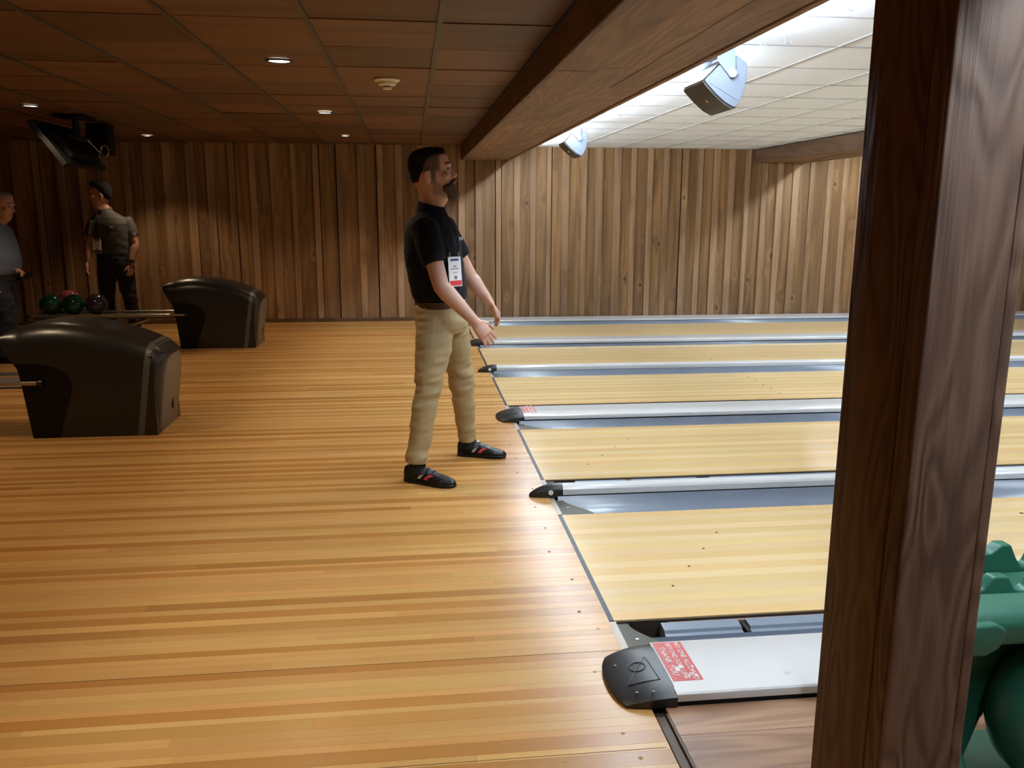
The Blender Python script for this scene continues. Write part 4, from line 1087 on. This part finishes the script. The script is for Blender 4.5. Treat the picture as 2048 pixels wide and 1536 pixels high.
# standing bowler in the middle, facing down the lane and turned a little to the camera
yw = math.radians(-18)
person(dict(label='bearded man in navy polo and khaki trousers standing at the foul line, arms lowered', base=(-.55, 4.47), yaw=yw, voxel=.0048,
    head=(-.556, 4.455, 1.462), hyaw=math.radians(-6), hpitch=math.radians(-2), skin=M['skin_clip'], hairmat=M['hair'], brow=M['beard'], fade=True, beard=True,
    torso=[(.938, -.522, 4.47, .120, .158), (.958, -.524, 4.47, .134, .170), (1.0, -.530, 4.47, .143, .176), (1.10, -.548, 4.47, .146, .180), (1.20, -.556, 4.47, .146, .188), (1.28, -.560, 4.47, .138, .188), (1.335, -.566, 4.47, .116, .165), (1.375, -.566, 4.465, .090, .115), (1.405, -.562, 4.462, .070, .078), (1.425, -.560, 4.46, .062, .064)],
    armR=dict(sh=(-.603, 4.315, 1.318), el=(-.527, 4.243, 1.035), wr=(-.368, 4.205, .868), hd=(.62, -.06, -.74), hn=(.25, -.9, .30), hs=(.75, .35, .55), curl=.34, slv=.60),
    armL=dict(sh=(-.500, 4.635, 1.318), el=(-.352, 4.665, 1.045), wr=(-.258, 4.625, .925), hd=(.50, -.02, -.80), hn=(.80, .25, .50), hs=(-.2, -.95, .1), curl=.62, slv=.60),
    pelvis=[(.955, -.522, 4.47, .124, .160), (.91, -.522, 4.47, .132, .168), (.86, -.520, 4.47, .140, .174), (.81, -.516, 4.47, .136, .172), (.775, -.513, 4.47, .115, .150)],
    belt=(.928, -.522, 4.47, .135, .171), kneez=.48,
    legR=dict(hip=(-.55, 4.39, .82), knee=(-.600, 4.32, .50), ank=(-.664, 4.285, .115), heel=(-.728, 4.335), toe=(-.470, 4.183),
              path=[(-.552, 4.395, .86), (-.562, 4.375, .76), (-.572, 4.355, .68), (-.590, 4.335, .58), (-.600, 4.318, .50), (-.618, 4.305, .40), (-.642, 4.292, .27), (-.662, 4.282, .16), (-.668, 4.280, .115)], rad=[.096, .100, .092, .080, .070, .066, .061, .058, .059]),
    legL=dict(hip=(-.475, 4.555, .82), knee=(-.402, 4.655, .45), ank=(-.370, 4.735, .10), heel=(-.423, 4.778), toe=(-.150, 4.690), tab=True,
              path=[(-.478, 4.545, .86), (-.462, 4.572, .76), (-.446, 4.60, .67), (-.420, 4.635, .56), (-.402, 4.660, .46), (-.398, 4.680, .38), (-.388, 4.710, .26), (-.376, 4.735, .15), (-.371, 4.74, .098)], rad=[.096, .098, .088, .077, .071, .067, .060, .054, .054]),
    shirt=M['navy'], pants=M['khaki'], bowling=True))
badge((-.455, 4.312, 1.105), (.64, -.76, .08), .150, .086, M['badge_red'], 'white name badge with red foot on the navy polo', [[(-.487, 4.322, 1.23), (-.53, 4.345, 1.33), (-.575, 4.395, 1.405)], [(-.435, 4.345, 1.24), (-.455, 4.37, 1.33), (-.515, 4.425, 1.415)]])

# man in dark grey polo by the wall, front to the camera, head turned away to the left
y2 = math.radians(-100)
X2, Y2 = -4.02, 10.12
person(dict(label='dark haired man in charcoal polo and black trousers standing behind the ball rack', base=(X2, Y2), yaw=y2, voxel=.008,
    head=(X2-.085, Y2-.02, 1.432), hyaw=math.radians(-165), hpitch=math.radians(4), hscale=1.02, hair=[(.075, -.112, -.050, .055), (.10, -.125, -.036, .080), (.140, -.134, -.006, .090), (.180, -.136, .030, .094), (.207, -.132, .045, .094), (.228, -.122, .068, .092), (.252, -.110, .082, .082), (.274, -.078, .070, .060), (.280, -.025, .035, .022)], skin=M['skin2'], hairmat=M['hair'], brow=M['hair'],
    torso=[(.885, X2, Y2, .125, .185), (.93, X2, Y2, .135, .195), (1.02, X2, Y2, .135, .20), (1.14, X2-.01, Y2, .135, .215), (1.25, X2-.015, Y2, .128, .22), (1.31, X2-.025, Y2, .108, .19), (1.355, X2-.035, Y2, .086, .130), (1.39, X2-.05, Y2, .070, .082), (1.41, X2-.055, Y2, .062, .066)],
    armR=dict(sh=(X2-.19, Y2-.01, 1.25), el=(X2-.245, Y2-.05, 1.015), wr=(X2-.245, Y2-.13, .83), hd=(-.05, -.3, -.9), hn=(-.9, .1, .1), hs=(.1, -.95, -.2), curl=.5, k=1.05),
    armL=dict(sh=(X2+.18, Y2+.01, 1.262), el=(X2+.245, Y2-.02, 1.02), wr=(X2+.195, Y2-.08, .80), hd=(-.10, -.15, -.95), hn=(.75, -.65, .1), hs=(-.55, -.8, 0), curl=.8, k=1.08),
    pelvis=[(.93, X2, Y2, .130, .188), (.86, X2, Y2, .138, .192), (.78, X2, Y2, .138, .19), (.72, X2, Y2, .115, .165)],
    legR=dict(hip=(X2-.09, Y2, .8), knee=(X2-.11, Y2-.02, .45), ank=(X2-.12, Y2+.02, .10), heel=(X2-.12, Y2+.06), toe=(X2-.16, Y2-.21), path=[(X2-.09, Y2, .8), (X2-.10, Y2, .66), (X2-.11, Y2-.02, .45), (X2-.12, Y2+.02, .07)], rad=[.11, .10, .078, .066]),
    legL=dict(hip=(X2+.09, Y2, .8), knee=(X2+.125, Y2-.02, .45), ank=(X2+.16, Y2+.02, .10), heel=(X2+.15, Y2+.06), toe=(X2+.21, Y2-.20), path=[(X2+.09, Y2, .8), (X2+.105, Y2, .66), (X2+.13, Y2-.02, .45), (X2+.16, Y2+.02, .07)], rad=[.11, .10, .08, .066]),
    shirt=M['grey_polo'], pants=M['black_cloth']))
badge((X2-.125, Y2-.148, 1.005), (-.1, -.98, .12), .140, .094, M['badge_purple'], 'white name badge with dark foot on the charcoal polo', [[(X2-.15, Y2-.142, 1.15), (X2-.135, Y2-.132, 1.27), (X2-.115, Y2-.06, 1.385)], [(X2-.095, Y2-.146, 1.15), (X2-.055, Y2-.140, 1.27), (X2-.02, Y2-.07, 1.385)]])
wt = thing('wrist_watch', 'black watch on the wrist of the man in the charcoal polo', 'watch', (X2+.20, Y2-.075, .82))
tube('strap', [(X2+.205, Y2-.068, .845), (X2+.199, Y2-.076, .815)], .036, M['black_plastic'], wt, n=16)
disc('watch_face', (X2+.212, Y2-.104, .832), .016, -.010, M['hood_gloss'], wt, axis='Y', n=16)
# logos on that shirt
lg = [p for p in bpy.data.objects if p.name.startswith('person') and p.get('label', '').startswith('dark haired')][0]
for a, b in (((X2+.025, 1.208), (X2+.045, 1.222)), ((X2+.045, 1.222), (X2+.065, 1.206)), ((X2+.025, 1.222), (X2+.045, 1.206)), ((X2+.045, 1.206), (X2+.065, 1.222))):
    tube('chest_logo', [(a[0], Y2-.1395, a[1]), (b[0], Y2-.1395, b[1])], .0035, M['shoe_white'], lg, n=6)
tube('sleeve_logo', [(X2+.245, Y2-.072, 1.135), (X2+.262, Y2-.068, 1.148), (X2+.276, Y2-.062, 1.135), (X2+.262, Y2-.068, 1.124), (X2+.245, Y2-.072, 1.135)], .0035, M['shoe_white'], lg, n=6)
lm = [p for p in bpy.data.objects if p.name.startswith('person') and p.get('label', '').startswith('bearded')][0]
for (x, y, z0, z1) in ((-.4255, 4.3935, 1.258, 1.278), (-.4185, 4.398, 1.262, 1.274), (-.4115, 4.4025, 1.260, 1.276)):
    tube('chest_logo', [(x, y, z0), (x, y, z1)], .003, M['white_ink'], lm, n=6)

# grey haired man at the left edge, looking down, facing right
y3 = math.radians(-12)
X3, Y3 = -4.50, 8.35
person(dict(label='grey haired man in blue shirt at the left edge, looking down at a dark phone', base=(X3, Y3), yaw=y3, voxel=.008,
    head=(X3+.085, Y3, 1.312), hyaw=math.radians(-8), hpitch=math.radians(18), hscale=1.0, skin=M['skin3'], hairmat=M['grey_hair'], brow=M['grey_hair'],
    hair=[(.088, -.100, -.055, .050), (.115, -.108, -.042, .070), (.150, -.113, -.012, .0785), (.185, -.115, .010, .080), (.207, -.112, .036, .0795), (.228, -.102, .072, .075), (.247, -.086, .068, .063), (.260, -.052, .045, .043), (.266, -.018, .018, .018)],
    torso=[(.815, X3+.025, Y3, .155, .18), (.86, X3+.03, Y3, .178, .20), (.95, X3+.035, Y3, .185, .205), (1.05, X3+.03, Y3, .168, .205), (1.14, X3+.03, Y3, .145, .21), (1.21, X3+.035, Y3, .115, .18), (1.25, X3+.045, Y3, .09, .125), (1.28, X3+.055, Y3, .070, .08), (1.30, X3+.062, Y3, .062, .066)],
    armR=dict(sh=(X3-.02, Y3-.20, 1.18), el=(X3-.06, Y3-.24, .92), wr=(X3+.02, Y3-.20, .73), hd=(.35, .05, -.9), hn=(-.3, -.9, 0), hs=(.8, 0, .5), curl=.5, k=1.1),
    armL=dict(sh=(X3+.04, Y3+.20, 1.18), el=(X3+.05, Y3+.25, .92), wr=(X3+.165, Y3+.03, .868), hd=(.72, -.35, -.40), hn=(.2, .5, .85), hs=(.1, -.9, .4), curl=.75, k=1.1),
    pelvis=[(.85, X3+.02, Y3, .155, .18), (.80, X3+.01, Y3, .160, .185), (.74, X3, Y3, .150, .18), (.68, X3, Y3, .12, .155)], kneez=.42,
    legR=dict(hip=(X3, Y3-.09, .74), knee=(X3+.10, Y3-.10, .42), ank=(X3+.04, Y3-.10, .10), heel=(X3-.02, Y3-.10), toe=(X3+.26, Y3-.14), path=[(X3, Y3-.09, .76), (X3+.07, Y3-.10, .58), (X3+.11, Y3-.10, .42), (X3+.05, Y3-.10, .06)], rad=[.11, .105, .085, .075]),
    legL=dict(hip=(X3, Y3+.09, .74), knee=(X3+.02, Y3+.10, .42), ank=(X3-.04, Y3+.10, .10), heel=(X3-.09, Y3+.10), toe=(X3+.19, Y3+.08), path=[(X3, Y3+.09, .76), (X3+.02, Y3+.10, .58), (X3+.03, Y3+.10, .42), (X3-.03, Y3+.10, .06)], rad=[.11, .105, .085, .075]),
    shirt=M['blue_shirt'], pants=M['navy_cloth']))
ph = thing('phone', 'dark phone held by the grey haired man', 'phone', (X3+.27, Y3-.035, .79))
v, f = box_data(-.082, .082, -.040, .040, -.006, .006)
mt = Matrix.Translation((X3+.275, Y3-.045, .795)) @ Matrix.Rotation(math.radians(-16), 4, 'Y') @ Matrix.Rotation(math.radians(35), 4, 'X')
o = obj('case', [tuple(mt @ Vector(p)) for p in v], f, M['black_plastic']); adopt(o, ph)
v, f = box_data(-.078, .078, -.037, .037, .006, .0066); o = obj('glass', [tuple(mt @ Vector(p)) for p in v], f, M['hood_gloss']); adopt(o, ph)
